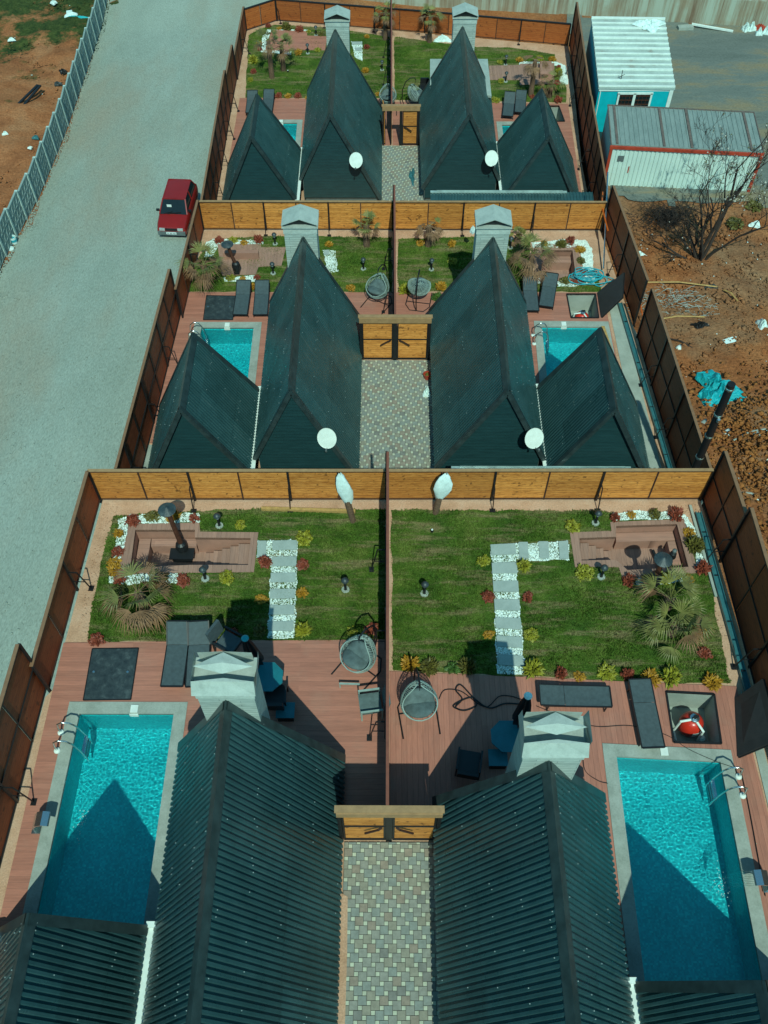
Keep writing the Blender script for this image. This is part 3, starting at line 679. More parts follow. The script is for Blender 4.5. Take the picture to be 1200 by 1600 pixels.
fence('side_fence', 'tall shaded fence down the right side of the nearest lawn', gs, [(10.08, 17.2, 10.2, 14.9, 0, 2.4), (10.22, 14.9, 10.35, 7.8, 0, 2.75), (10.4, 7.8, 10.9, -5.5, 0, 2.75)], m_brown, (-1, 0), courses=2)
fence('side_fence', 'shaded fence right of the blue hose in the middle right garden', gs, [(10.08, 35.4, 10.62, 29.2, Z2, Z2+2.4)], m_brown, (-1, 0), courses=2)
fence('side_fence', 'shaded side fence running down to the black flue pipe', gs, [(10.62, 28.4, 11.25, 17.5, Z2, Z2+2.65)], m_brown, (-1, 0), courses=2)
fence('side_fence', 'long shaded fence beside the containers in the farthest right garden', gs, [(11.48, 57.2, 11.05, 47, Z3, Z3+2.6), (11.05, 47, 10.75, 36.2, Z3, Z3+2.7)], m_brown, (-1, 0), courses=2)
tag(MB().bar((-3.9, 16.72, .07), (-.95, 16.62, .07), .1, .12).build('timber_sleeper', m_sleeper), 'pale timber beam lying on the soil below the nearest golden fence', 'timber beam')

# gates
def gate(x0, x1, y, z, label, leaves, H=2.4, open_left=False):
    t = thing('driveway_gate', label, 'gate', (x0, y, z), 0, 'timber gates across the driveways'); w = x1-x0
    mb = MB(); mb.box((w/2, 0, H), (w+.1, .17, .05)); mb.box((w/2, -.09, H-.14), (w+.02, .05, .24)); mb.build('lintel', m_capgold, t)
    for x in (.04, w-.04): MB().box((x, -.02, H/2-.04), (.09, .12, H-.08)).build('post', m_dark, t)
    MB().box((w/2, -.03, H/2-.1), (.15, .08, H-.2)).build('centre_post', m_dark, t)
    for i, (a, b_) in enumerate(((.1, w/2-.09), (w/2+.09, w-.1))):
        op = open_left and i == 0
        pv = thing('leaf', None, None, (a, 0, 0)); pv.parent = t
        mb = MB(); mb.box(((b_-a)/2, 0, H*.49), (b_-a, .04, H*.86)); lf = mb.build('board_panel', m_gold, pv)
        mb = MB(); 
        for zz in (.1, H*.5, H*.92-.02): mb.bar((0, -.035, zz), (b_-a, -.035, zz), .05, .03)
        for xx in (.02, b_-a-.02): mb.bar((xx, -.035, .05), (xx, -.035, H*.92), .05, .03)
        mb.build('frame', m_dark, pv)
        hx = (b_-a-.08) if i == 0 else .08; sgn = -1 if i == 0 else 1
        mb = MB(); mb.bar((hx, -.05, 1.15), (hx+sgn*.1, -.12, 1.15), .05); mb.bar((hx+sgn*.1, -.12, 1.17), (hx+sgn*.42, -.14, .95), .045); mb.build('handle', m_brownmetal, pv)
        if op: pv.rotation_euler = (0, 0, R(96))
    return t
gate(-1.12, 1.33, 6.6, Z1, 'nearest closed golden double gate with two bar handles', 2)
gate(-1.05, 1.78, 27.08, Z2, 'middle closed golden double gate between the tall roofs', 2)
gate(-.22, 1.8, 46.55, Z3, 'farthest gate with its left leaf swung open', 2, open_left=True)

# ---------------------------------------------------------------- A-frame houses
def slope(xr, xe, yf, yr, ye, zt, ze, name, parent, pitch=.134, capw=.2, scr=1):
    """one corrugated roof slope: ridge at xr,zt to eave at xe,ze; front y=yf, back edge runs yr (ridge) to ye (eave)"""
    mb = MB(); T = Vector((xr, 0, zt)); E_ = Vector((xe, 0, ze)); dn = (E_-T); L = dn.length; dn /= L
    nr = Vector((-dn.z, 0, dn.x)); 
    if nr.z < 0: nr = -nr
    h = .042; prof = []; y = yf
    while y < ye:
        prof += [(y, 0), (y+pitch*.30, 0), (y+pitch*.42, h), (y+pitch*.86, h), (y+pitch, 0)]; y += pitch
    prof = [(min(a, ye), b_) for a, b_ in prof]
    def P(tt, y, off): p = T+dn*(L*tt)+nr*off; return (p.x, y, p.z)
    for i in range(len(prof)-1):
        (ya, ha), (yb, hb) = prof[i], prof[i+1]
        if yb-ya < 1e-4: continue
        t0a = max(.02, (ya-yr)/(ye-yr)); t0b = max(.02, (yb-yr)/(ye-yr))
        mb.add([P(t0a, ya, ha), P(t0b, yb, hb), P(1.004, yb, hb), P(1.004, ya, ha)], [(0, 1, 2, 3) if xe < xr else (3, 2, 1, 0)])
    # underside
    u = -.04
    mb.add([P(0, yf, u), P(0, yr, u), P(1, ye, u), P(1, yf, u)], [(0, 1, 2, 3)])
    mb.add([P(0, yf, 0), P(0, yf, u), P(1, yf, u), P(1, yf, 0)], [(0, 1, 2, 3)])
    # screws on the ribs
    rr = random.Random(int(abs(xe*31+zt*7)))
    for k, tt in enumerate((.07, .27, .5, .73, .95)):
        y = yf+pitch*.71
        while y < yr:
            if rr.random() < .17: 
                p = P(tt+rr.uniform(-.012, .012), y, h+.008); mb.box(p, (.02, .02, .012), 0, 1)
            y += pitch
    r = mb.build(name, [m_roof, m_screw], parent)
    fl = MB()   # ridge strip, back verge strip, front verge strip
    a0 = yf-.04; sgn = 1 if xe > xr else -1
    def strip(p0, p1, p2, p3): fl.add([p0, p1, p2, p3], [(0, 1, 2, 3)])
    o1 = h+.012
    apx = zt+.075
    strip((xr, a0, apx), (xr, yr+.01, apx), P(capw/L, yr+.03, o1), P(capw/L, a0, o1))
    strip(P(capw/L, yr+.03, o1), P(capw/L, a0, o1), P(capw/L+.004, a0, 0), P(capw/L+.004, yr+.03, 0))
    w_ = .2
    fl.add([(xr, a0, apx), P(capw/L, a0, o1), P(capw/L, a0, -.05), (xr, a0, zt-.12)], [(0, 1, 2, 3)])
    strip(P(0, yr-w_, o1+.003), P(1, ye-w_, o1+.003), P(1, ye+.02, o1+.003), P(0, yr+.02, o1+.003))
    strip(P(0, yr+.02, o1+.003), P(1, ye+.02, o1+.003), P(1, ye+.02, -.1), P(0, yr+.02, -.1))
    strip(P(0, yf-.03, o1+.002), P(1, yf-.03, o1+.002), P(1, yf+.13, o1+.002), P(0, yf+.13, o1+.002))
    strip(P(0, yf-.03, o1+.002), P(1, yf-.03, o1+.002), P(1, yf-.03, -.1), P(0, yf-.03, -.1))
    fl.build('flashing', m_flash, r)
    return r
def aframe(t, xr, xl_, xr_, yf, yr, ye, r=5.14, el=.32, er=.32, rear_glass=True):
    """ridge at xr; left eave at xl_ (height el), right eave at xr_ (height er); ye is the back edge at ground level"""
    sl = lambda e: yr+(ye-yr)*(r-e)/(r-.32)
    slope(xr, xl_, yf, yr, sl(el), r, el, 'roof_slope', t); slope(xr, xr_, yf, yr, sl(er), r, er, 'roof_slope', t)
    a, b_ = xl_+.16, xr_-.16
    MB().box(((a+b_)/2, (yf+ye)/2, .12), (b_-a, ye-yf-.5, .36)).build('plinth', m_wall, t)
    def gable(y, name, mat, thick=.08):
        p = [(a, .3), (b_, .3)]+([(b_, er-.1)] if er > .5 else [])+[(xr, r-.16)]+([(a, el-.1)] if el > .5 else [])
        n = len(p); mb = MB(); mb.add([(x, y, z) for x, z in p]+[(x, y+thick, z) for x, z in p], [tuple(range(n)), tuple(range(n, 2*n))[::-1]]+[(i, n+i, n+(i+1) % n, (i+1) % n) for i in range(n)]); return mb.build(name, mat, t)
    gable(yf+.14, 'gable_wall', m_siding); gable(yr-.25, 'rear_wall', m_wall)
    for e, x in ((el, a), (er, b_)):
        if e > .5: MB().box((x, (yf+yr)/2, e/2+.1), (.08, yr-yf-.5, e)).build('side_wall', m_wall, t)
    if rear_glass:
        k = r*.62; mb = MB(); ww = .95
        for s_ in (-1, 1): mb.box((xr+s_*ww*.52, yr-.155, .35+k*.35), (ww*.98, .03, k*.6))
        mb.build('window', m_glass, t); mb = MB()
        for x in (-1.04, 0, 1.04): mb.box((xr+x*ww, yr-.14, .35+k*.35), (.07, .05, k*.64))
        for z in (.05, .67): mb.box((xr, yr-.14, .35+k*z), (ww*2.1, .055, .07))
        mb.build('window_frame', m_dark, t)
m_cham = blotch('chimney_render', [(.3, (.34, .37, .33)), (.6, (.46, .51, .46)), (.85, (.54, .59, .53))], 2.5, 20, .15, .8, .3, .01, .3)
def chimney(t, xc, y0, variant, zt=5.32, w=1.22, d=.72):
    mb = MB(); mb.box((xc, y0+d/2, zt/2), (w, d, zt)); c = mb.build('chimney', m_brick, t)
    # ragged rendered collar
    mb = MB(); mb.box((xc, y0+d/2, zt+.14), (w+.05, d+.05, .28)); mb.build('collar', m_cham, c)
    mb = MB(); zb = zt+.285; hw, hd = w/2+.07, d/2+.09; yc = y0+d/2
    if variant == 'near':
        # folded hood: hipped lower pan, raised ridge sheet and side plates
        ap = .30; zr = zb+.34
        A = [(xc-hw, yc-hd, zb), (xc+hw, yc-hd, zb), (xc+hw, yc+hd, zb), (xc-hw, yc+hd, zb)]
        top = [(xc-hw+.02, yc-hd+.18, zr), (xc+hw-.02, yc-hd+.18, zr)]
        pk = (xc+.02, yc-hd+.26, zr+.005)
        mb.add(A+top+[pk], [(0, 1, 6), (0, 6, 4), (1, 5, 6), (0, 4, 3), (1, 2, 5), (4, 6, 5), (0, 3, 2, 1)])
        mb.add([(xc-hw, yc-hd+.2, zb), (xc-hw, yc+hd, zb), (xc-hw+.03, yc+hd-.05, zr+.1), (xc-hw+.03, yc-hd+.26, zr+.06)], [(0, 1, 2, 3)])
        mb.add([(xc+hw, yc-hd+.2, zb), (xc+hw, yc+hd, zb), (xc+hw+.03, yc+hd-.05, zr+.1), (xc+hw+.03, yc-hd+.2, zr+.06)], [(0, 1, 2, 3)])
        L_, Rr = (xc-hw+.05, yc+.03, zr+.1), (xc+hw-.05, yc+.03, zr+.1)
        Nn, Ff, M_ = (xc, yc-.12, zr+.06), (xc, yc+.3, zr+.22), (xc, yc+.05, zr+.24)
        mb.add([L_, Nn, Rr, Ff, M_], [(0, 1, 4), (1, 2, 4), (2, 3, 4), (3, 0, 4)])
        mb.add([(xc-hw+.1, yc+hd-.06, zb), (xc+hw-.1, yc+hd-.06, zb), (xc+hw-.1, yc+hd-.1, zr+.1), (xc, yc+hd-.12, zr+.2), (xc-hw+.1, yc+hd-.1, zr+.1)], [(0, 1, 2, 3, 4)])
    else:
        th = .03; p = .27; z1 = zb+.16
        for s in (-1, 1):
            a = [(xc, yc-hd, z1+p), (xc+s*hw, yc-hd, z1), (xc+s*hw, yc+hd, z1), (xc, yc+hd, z1+p)]
            mb.add(a+[(x, y, z-th) for x, y, z in a], [(0, 1, 2, 3), (7, 6, 5, 4), (0, 4, 5, 1), (1, 5, 6, 2), (2, 6, 7, 3)])
        for sx in (-1, 1): 
            mb.box((xc+sx*(hw-.03), yc, zb+.08), (.04, hd*2-.06, .18))
        mb.box((xc, yc, zb+.012), (hw*2, hd*2, .024))
        mb.add([(xc-hw+.05, yc+hd-.1, zb), (xc+hw-.05, yc+hd-.1, zb), (xc+hw-.05, yc+hd-.1, z1-.03), (xc, yc+hd-.1, z1+p-.04), (xc-hw+.05, yc+hd-.1, z1-.03)], [(0, 1, 2, 3, 4)])
    mb.build('chimney_hood', m_zinc, c)
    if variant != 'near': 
        mb = MB(); mb.add([(xc-hw+.1, yc-hd+.22, zb+.026), (xc+hw-.1, yc-hd+.22, zb+.026), (xc+hw-.12, yc-hd+.22, zb+.13), (xc, yc-hd+.22, zb+.4), (xc-hw+.12, yc-hd+.22, zb+.13)], [(0, 1, 2, 3, 4)]); mb.build('opening_shade', m_black, c)  # black sheet inside the hood, standing in for the shade of its open front
    return c
def villa(label, z, big, small, cvar, cx, left=True, porch=None):
    """big/small: ridge x, driveway or outer eave x, valley eave x, front y, ridge back y, ground back y"""
    t = thing('frame_house', label, 'house', (0, 0, z), 0, 'green steep-roofed houses'); VZ = 1.5
    xr, xo, xv, yf, yr, ye = big
    if left: aframe(t, xr, xv, xo, yf, yr, ye, el=VZ)
    else: aframe(t, xr, xo-.03, xv, yf, yr, ye, el=.95, er=VZ)
    xs, so, sv, syf, syr, sye = small
    if left: aframe(t, xs, so, sv, syf, syr, sye, r=4.95, er=VZ-.03, rear_glass=False)
    else: aframe(t, xs, sv, so, syf, syr, sye, r=4.95, el=VZ-.03, rear_glass=False)
    g1 = syr+(sye-syr)*.72; gw = abs(xv-sv)+.1; gx = (xv+sv)/2
    mb = MB(); mb.box((gx, (syf+g1)/2, VZ-.1), (gw, g1-syf, .03)); mb.box((gx, g1+.05, VZ-.05), (gw*.7, .13, .14)); mb.build('valley_gutter', m_white, t)
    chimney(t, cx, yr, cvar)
    if porch:
        x0, x1, y0, y1, zp = porch
        mb = MB(); x = x0
        while x < x1:
            a, b_ = x, min(x+.16, x1)
            for (p, q, ha, hb) in ((a, a+.06, 0, 0), (a+.06, a+.08, 0, .035), (a+.08, a+.14, .035, .035), (a+.14, b_, .035, 0)):
                q = min(q, x1)
                if q <= p: continue
                mb.add([(p, y0, zp-.1+ha), (q, y0, zp-.1+hb), (q, y1, zp+hb), (p, y1, zp+ha)], [(0, 1, 2, 3)])
            x += .16
        mb.build('porch_roof', m_roof, t)
        mb = MB(); mb.bar((x0, y1-.05, zp+.05), (x1-1.3, y1-.05, zp+.05), .14, .05); mb.bar((x0+.3, y1-.02, zp+.10), (x1-1.5, y1-.02, zp+.10), .04, .03); mb.build('porch_rail', m_clearfilm, t)
        mb = MB()
        for xx in (x0+.15, (x0+x1)/2, x1-.2): mb.bar((xx, y0+.08, 0), (xx, y0+.08, zp-.13), .09)
        mb.build('porch_posts', m_dark, t)
    return t
v1L = villa('nearest left green house beside the pool with the pointed shadow', Z1, (-3.44, -1.08, -5.14, .2, 8.08, 8.64), (-6.82, -9.05, -5.36, .1, 3.8, 4.4), 'near', -3.42)
v1R = villa('nearest right green house beside the pool with the slanting shadow', Z1, (3.40, 1.25, 5.31, -.9, 6.76, 7.42), (6.98, 9.3, 5.50, -.9, 2.68, 3.3), 'near', 3.46, False)
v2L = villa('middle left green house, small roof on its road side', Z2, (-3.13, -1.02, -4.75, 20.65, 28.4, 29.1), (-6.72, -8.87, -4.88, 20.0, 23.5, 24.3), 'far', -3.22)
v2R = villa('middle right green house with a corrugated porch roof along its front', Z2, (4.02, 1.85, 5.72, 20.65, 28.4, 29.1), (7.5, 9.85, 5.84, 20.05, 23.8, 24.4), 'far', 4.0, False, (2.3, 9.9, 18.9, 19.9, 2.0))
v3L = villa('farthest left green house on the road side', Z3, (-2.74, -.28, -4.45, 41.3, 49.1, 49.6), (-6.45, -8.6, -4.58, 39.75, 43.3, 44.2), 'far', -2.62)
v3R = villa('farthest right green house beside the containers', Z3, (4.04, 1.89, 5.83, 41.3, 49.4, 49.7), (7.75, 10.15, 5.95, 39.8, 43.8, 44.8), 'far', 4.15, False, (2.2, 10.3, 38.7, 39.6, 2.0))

# satellite dishes on the front gables
def dish(u, v, z, Y, label, tilt=28, az=-12, rad=.335):
    d = _ray(u, v); k = Y/d[1]; P = Vector((d[0]*k, Y, CH+d[2]*k))
    t = thing('satellite_dish', label, 'satellite dish', P, 0, 'satellite dishes on the gables')
    M = Matrix.Rotation(R(az), 4, 'Z') @ Matrix.Rotation(R(90-tilt), 4, 'X')
    mb = MB(); n = 28; prof = [(rad*q, .10*q*q) for q in (0.02, .25, .5, .75, .93, 1)]
    o = 0
    mb.lathe([(rad, .10), (rad*1.02, .115)]+[(r_, z_+.004) for r_, z_ in prof[::-1]], n=n, M=M @ Matrix.Scale(1.12, 4, (0, 1, 0)))
    mb.build('reflector', m_white, t, smooth=True)
    mb = MB(); mb.tube([M @ Vector((0, -.06, -.03)), Vector((.05, .28, -.28)), Vector((.05, .55, -.3))], .022); mb.build('mount', m_greyplastic, t)
    mb = MB(); tip = M @ Vector((.06, -rad*1.05, .36)); mb.tube([M @ Vector((.03, -rad*1.08, .1)), tip], .014); mb.box(tip, (.06, .06, .09)); mb.build('feed_arm', m_greyplastic, t)
    mb = MB()
    for i, (a, b_) in enumerate(((-.15, .02), (.05, .14))):
        mb.tube([M @ Vector((x, .15+.02*math.sin((x+i)*30), .028+.05)) for x in np.linspace(a, b_, 6)], .008, 4)
    mb.build('maker_mark', m_greyplastic, t)
    return t
dish(512, 683, Z2, 20.25, 'white dish on the middle left house'); dish(833, 683, Z2, 20.25, 'white dish on the middle right house', az=14)
dish(557, 250, Z3, 40.9, 'white dish on the farthest left house'); dish(767, 247, Z3, 40.9, 'white dish on the farthest right house', az=14)

# ---------------------------------------------------------------- sunken seating pits
def fire_pit(outer, inner, z, label, depth, bench, steps):
    t = thing('sunken_seating', label, 'sunken seating', (0, 0, 0))
    sheet('rim', outer, [inner], z+.05, m_pitdeck, .06, t, hskirt=.12)
    n = len(inner); mb = MB(); vv = [(x, y, z+.04) for x, y in inner]+[(x, y, z-depth) for x, y in inner]
    mb.add(vv, [(i, n+i, n+(i+1) % n, (i+1) % n) for i in range(n)]); mb.build('lining', m_pitdeckx, t)
    mb = MB(); mb.add([(x, y, z-depth+.003) for x, y in inner], [tuple(range(n))]); mb.build('pit_floor', m_pitdeck, t)
    for b_ in bench: MB().prism(b_, z-depth, z-depth+.42).build('bench', m_pitdeckx, t)
    for (poly, h) in steps: MB().prism(poly, z-depth, z-depth+h).build('step', m_pitdeck, t)
    return t
def q(*p): return [W(u, v, 0) for u, v in p]
oL = q((202, 820), (312, 818), (313, 832), (404, 833), (397, 895), (296, 896), (290, 897), (184, 897))
stepsL = []
for i in range(5):
    a = 316+i*14; b_ = 316+(i+1)*14 if i < 4 else 390
    stepsL.append((q((a, 846), (b_, 846), (b_-2, 883), (a-2, 883)), .14+.13*i))
fire_pit(oL, pitL, 0, 'sunken deck seating on the nearest left lawn, with the tall flue', .8,
         [q((214, 831), (232, 831), (223, 886), (205, 886)), q((233, 831), (304, 831), (304, 843), (232, 843))], stepsL)
oR = q((890, 833), (955, 831), (953, 817), (1068, 812), (1090, 896), (973, 906), (966, 887), (898, 887))
stepsR = []
for i in range(4):
    a = 908+i*13; b_ = a+13; stepsR.append((q((a, 845), (b_, 845), (b_, 874), (a, 874)), .62-.15*i))
fire_pit(oR, pitR, 0, 'sunken deck seating on the nearest right lawn beside the palms', .75,
         [q((966, 824), (1055, 821), (1059, 835), (966, 838)), q((1047, 837), (1059, 836), (1072, 885), (1058, 887))], stepsR)
o2R = [W(u, v, Z2) for u, v in ((835, 440), (911, 440), (902, 383), (835, 383))]
fire_pit(o2R, pit2R, Z2, 'sunken deck seating behind the two middle right loungers', .7, [[W(u, v, Z2) for u, v in ((846, 393), (893, 393), (895, 403), (846, 403))]], [])
def flat_terrace(pts, z, label, m=m_pitdeck, bench=None):
    t = thing('garden_deck', label, 'garden deck', (0, 0, 0))
    sheet('boards', [W(u, v, z) for u, v in pts], [], z+.06, m, .06, t)
    if bench: MB().prism([W(u, v, z) for u, v in bench], z+.06, z+.42).build('bench', m_pitdeckx, t)
flat_terrace([(340, 383), (408, 383), (408, 388), (447, 388), (440, 416), (404, 418), (400, 430), (348, 432), (346, 428)], Z2, 'weathered garden deck in the middle left garden, by the short flue', m_pitdeck, bench=[(350, 402), (405, 402), (405, 407), (350, 407)])
flat_terrace([(424, 48), (480, 50), (480, 57), (512, 58), (508, 79), (455, 79), (452, 82), (415, 78)], Z3, 'reddish garden deck in the farthest left garden', m_deckx)
flat_terrace([(764, 104), (812, 103), (812, 101), (866, 100), (866, 132), (812, 134), (812, 126), (764, 126)], Z3, 'brown garden deck under the bare-looking palms of the farthest right garden', m_pitdeck, bench=[(842, 106), (860, 106), (862, 126), (843, 126)])

# outdoor fireplaces in the pits
def fireplace(u, v, z, dz, h, label, lean=(0, 0), box=.5):
    x, y = W(u, v, z-dz); t = thing('outdoor_fireplace', label, 'fireplace', (x, y, z-dz))
    mb = MB(); mb.box((0, 0, .30), (box, box, .04)); mb.box((0, 0, .15), (box*.8, box*.8, .3)); mb.lathe([(.17, .3), (.2, .45), (.16, .62), (.08, .68)], n=12); mb.build('firebox', m_black, t)
    MB().tube([(0, 0, .6), (lean[0]*.5, lean[1]*.5, h*.6), (lean[0], lean[1], h)], .075, 10).build('flue', m_rust, t)
    mb = MB(); mb.lathe([(.26, h-.02), (.27, h), (.02, h+.13)], (lean[0], lean[1], 0), 18); mb.build('flue_cap', m_slate, t)
fireplace(288, 866, 0, .8, 2.3, 'black outdoor fireplace with rusty flue in the nearest left pit', (-.12, .1), .75)
fireplace(1018, 915, 0, 0, 1.3, 'black conical fire bowl beside the nearest right pit', (.05, .1), .3)
fireplace(371, 428, Z2, 0, 1.55, 'slim rusty flue with a dark cap on the middle left garden deck', (-.25, .1), .3)
t = thing('garden_ornament', 'small dark figure-shaped heater standing in the nearest right pit', 'heater', (*W(1042, 886, -.7), -.7))
MB().lathe([(.12, 0), (.13, .1), (.06, .14), (.07, .5), (.12, .62), (.1, .8), (.05, .86)], n=12).build('body', m_black, t); MB().lathe([(.03, .86), (.07, .9), (.07, .97), (.02, 1.02)], n=12).build('knob', m_greyplastic, t)
tag(MB().tube([W3(1020, 860, -.6), W3(1031, 885, -.6)], .05, 8).build('iron_poker', m_black), 'short black iron rod lying in the nearest right pit', 'poker')

# ---------------------------------------------------------------- pump pits
def pump_pit(loop, z, label, tank=True, lab2='', lid=None, liner=True, tp=None, ts=1.):
    t = thing('pump_pit', label, 'pump pit', (0, 0, 0)); n = len(loop); D = .95
    mb = MB(); mb.add([(x, y, z+.03) for x, y in loop]+[(x, y, z-D) for x, y in loop], [(i, n+i, n+(i+1) % n, (i+1) % n) for i in range(n)]+[tuple(range(n, 2*n))]); mb.build('lining', m_conc, t)
    mb = MB()
    for i in range(n): mb.bar((*loop[i], z+.06), (*loop[(i+1) % n], z+.06), .05, .04)
    mb.build('rim_frame', m_dark, t)
    cx = sum(p[0] for p in loop)/n; cy = sum(p[1] for p in loop)/n
    if tank:
        tx, ty = tp or (cx+.02, cy)
        f = thing('pool_filter', lab2, 'pool filter', (tx, ty, z-D), R(20), 'red pool filters in open pits'); f.scale = (ts,)*3
        MB().lathe([(.2, 0), (.24, .05), (.31, .2), (.33, .42), (.3, .6), (.2, .72), (.12, .76)], n=24).build('tank', m_tank, f, smooth=True)
        MB().lathe([(.13, .74), (.14, .78), (.13, .84), (.06, .87)], n=16).build('valve_head', m_steel, f, smooth=True)
        mb = MB(); mb.box((0, 0, .89), (.2, .05, .03)); mb.lathe([(.06, .86), (.06, .9)], n=10); mb.build('valve_lever', m_black, f)
        mb = MB(); mb.add([Vector((.332*math.cos(a), .332*math.sin(a), h)) for h in (.3, .5) for a in np.linspace(-2.0, -1.1, 6)], [(i, i+1, 7+i, 6+i) for i in range(5)]); mb.build('tank_sticker', m_white, f)
        mb = MB(); mb.tube([(-.12, 0, .8), (-.4, .05, .8), (-.45, .05, .2), (-.5, -.2, .1)], .035, 8); mb.tube([(.0, -.12, .8), (.05, -.4, .75), (.05, -.42, .1)], .035, 8); mb.lathe([(.09, .0), (.1, .25), (.05, .3)], (.15, -.42, 0), 12); mb.build('pump_pipes', m_white, f)
pump_pit(pump1, Z1, 'open square pump pit beside the nearest right pool', True, 'red filter tank in the nearest pump pit', tp=W(1080, 1130, -.5))
pump_pit(pump2, Z2, 'open square pump pit beside the middle right pool', True, 'red filter tank in the middle pump pit', tp=W(910, 491, Z2-.3), ts=.95)
pump_pit(pump3, Z3, 'narrow open pit beside the farthest right pool', False)
def slab(name, pts, label, cat, m, group=None, frame=m_dark):
    """thick panel through four 3D corners"""
    t = thing(name, label, cat, (0, 0, 0), 0, group); P = [Vector(p) for p in pts]; nr = (P[1]-P[0]).cross(P[3]-P[0]).normalized()*.04
    mb = MB(); mb.add(P+[p-nr for p in P], [(0, 1, 2, 3), (7, 6, 5, 4), (0, 4, 5, 1), (1, 5, 6, 2), (2, 6, 7, 3), (3, 7, 4, 0)]); mb.build('panel', m, t)
    mb = MB()
    for i in range(4): mb.bar(P[i]+nr*.3, P[(i+1) % 4]+nr*.3, .05, .05)
    mb.bar((P[0]+P[3])/2+nr*.3, (P[1]+P[2])/2+nr*.3, .04, .05); mb.build('frame', frame, t)
m_lid = simple('lid_panel', (.028, .024, .022), .6, var=.2)
lx = W3(1154, 1183, .05), W3(1150, 1092, .05)
slab('access_hatch', [lx[0], lx[1], Vector((10.12, lx[1].y+.15, 1.0)), Vector((10.12, lx[0].y+.1, 1.0))], 'dark framed pit lid leaning on the nearest right fence', 'pit lid', m_lid, 'raised pit lids')
a, b_ = W3(940, 496, Z2+.05), W3(934, 458, Z2+.05)
slab('access_hatch', [a, b_, Vector((b_.x+.95, b_.y+.1, Z2+1.1)), Vector((a.x+.75, a.y+.25, Z2+.95))], 'dark pit lid propped open beside the middle pump pit', 'pit lid', m_lid, 'raised pit lids')
for pts, z, lab in (([(145, 1015), (217, 1014), (205, 1094), (131, 1095)], 0, 'dark slate pit cover set in the nearest left deck'),
                    ([(323, 463), (368, 464), (364, 501), (318, 501)], Z2, 'dark slate pit cover beside the middle left loungers')):
    t = thing('pit_cover', lab, 'pit cover', (0, 0, 0), 0, 'closed slate pit covers'); pl = [W(u, v, z) for u, v in pts]
    MB().prism(pl, z+.04, z+.058).build('slate_top', m_slate, t); mb = MB()
    for i in range(4): mb.bar((*pl[i], z+.05), (*pl[(i+1) % 4], z+.05), .03, .025)
    mb.build('edge_frame', m_dark, t)
    mb = MB(); c = Vector((sum(p[0] for p in pl)/4, sum(p[1] for p in pl)/4, z+.06))
    for sx in (-.5, .45): mb.lathe([(.035, 0), (.035, .012)], c+Vector((sx, .05, 0)), 10)
    mb.build('lifting_rings', m_steel, t)

# ---------------------------------------------------------------- pool ladders and waterfall spouts
def ladder_proto():
    t = thing('pool_ladder', '', 'pool ladder', (0, 0, 0))
    for s in (-.25, .25):
        r_ = [(-.42, s, .02), (-.42, s, .35), (-.36, s, .62), (-.2, s, .76), (-.02, s, .72), (.10, s, .52), (.16, s, .2), (.2, s, -.1), (.22, s, -.95)]
        MB().tube(r_, .024, 10).build('rail', m_steel, t, smooth=True); MB().lathe([(.09, 0), (.08, .03), (.03, .05)], (-.42, s, .06), 14).build('foot_collar', m_white, t)
    for k in range(3): MB().box((.2, 0, -.2-.26*k), (.09, .5, .03)).build('rung', m_steel, t)
    return t
LP = ladder_proto(); freeze(LP)
x, y = W(120, 1150, .1); place(LP, USED, (-8.30, 9.1, 0), 0, 'ladder in the far left corner of the nearest left pool', 'steel pool ladders')
place(LP, USED, (8.83, 7.95, 0), PI, 'ladder on the right edge of the nearest right pool', 'steel pool ladders')
place(LP, USED, (-7.80, 28.2, Z2), 0, 'ladder in the far left corner of the middle left pool', 'steel pool ladders')
place(LP, USED, (6.62, 28.2, Z2), 0, 'ladder on the left edge of the middle right pool', 'steel pool ladders')
place(LP, USED, (9.05, 45.9, Z3), PI, 'ladder beside the farthest right pit, behind the small roof', 'steel pool ladders')
def spout_proto():
    t = thing('waterfall_spout', '', 'waterfall spout', (0, 0, 0)); w = .36
    mb = MB(); p = [(-.38, .02), (-.36, .3), (-.25, .48), (-.08, .56), (.08, .52)]
    for i in range(len(p)-1):
        (xa, za), (xb, zb) = p[i], p[i+1]; q_ = .03
        mb.add([(xa, -w/2, za), (xb, -w/2, zb), (xb, w/2, zb), (xa, w/2, za), (xa+q_, -w/2, za-.03), (xb+q_, -w/2, zb-.03), (xb+q_, w/2, zb-.03), (xa+q_, w/2, za-.03)], [(0, 1, 2, 3), (7, 6, 5, 4), (0, 4, 5, 1), (2, 6, 7, 3), (1, 5, 6, 2), (3, 7, 4, 0)])
    mb.build('curved_blade', m_steel, t); MB().box((-.34, 0, .03), (.22, w+.1, .02)).build('base_plate', m_steel, t)
    return t
SP = spout_proto(); freeze(SP)
place(SP, USED, (-8.47, 6.9, .06), 0, 'curved steel spout on the left edge of the nearest left pool', 'curved steel spouts')
place(SP, USED, (9.0, 5.55, .06), PI, 'curved steel spout on the right edge of the nearest right pool', 'curved steel spouts')
place(SP, USED, (-9.05, 4.1, .04), R(-10), 'curved steel spout cut by the left edge of the photo, on the deck', 'curved steel spouts')
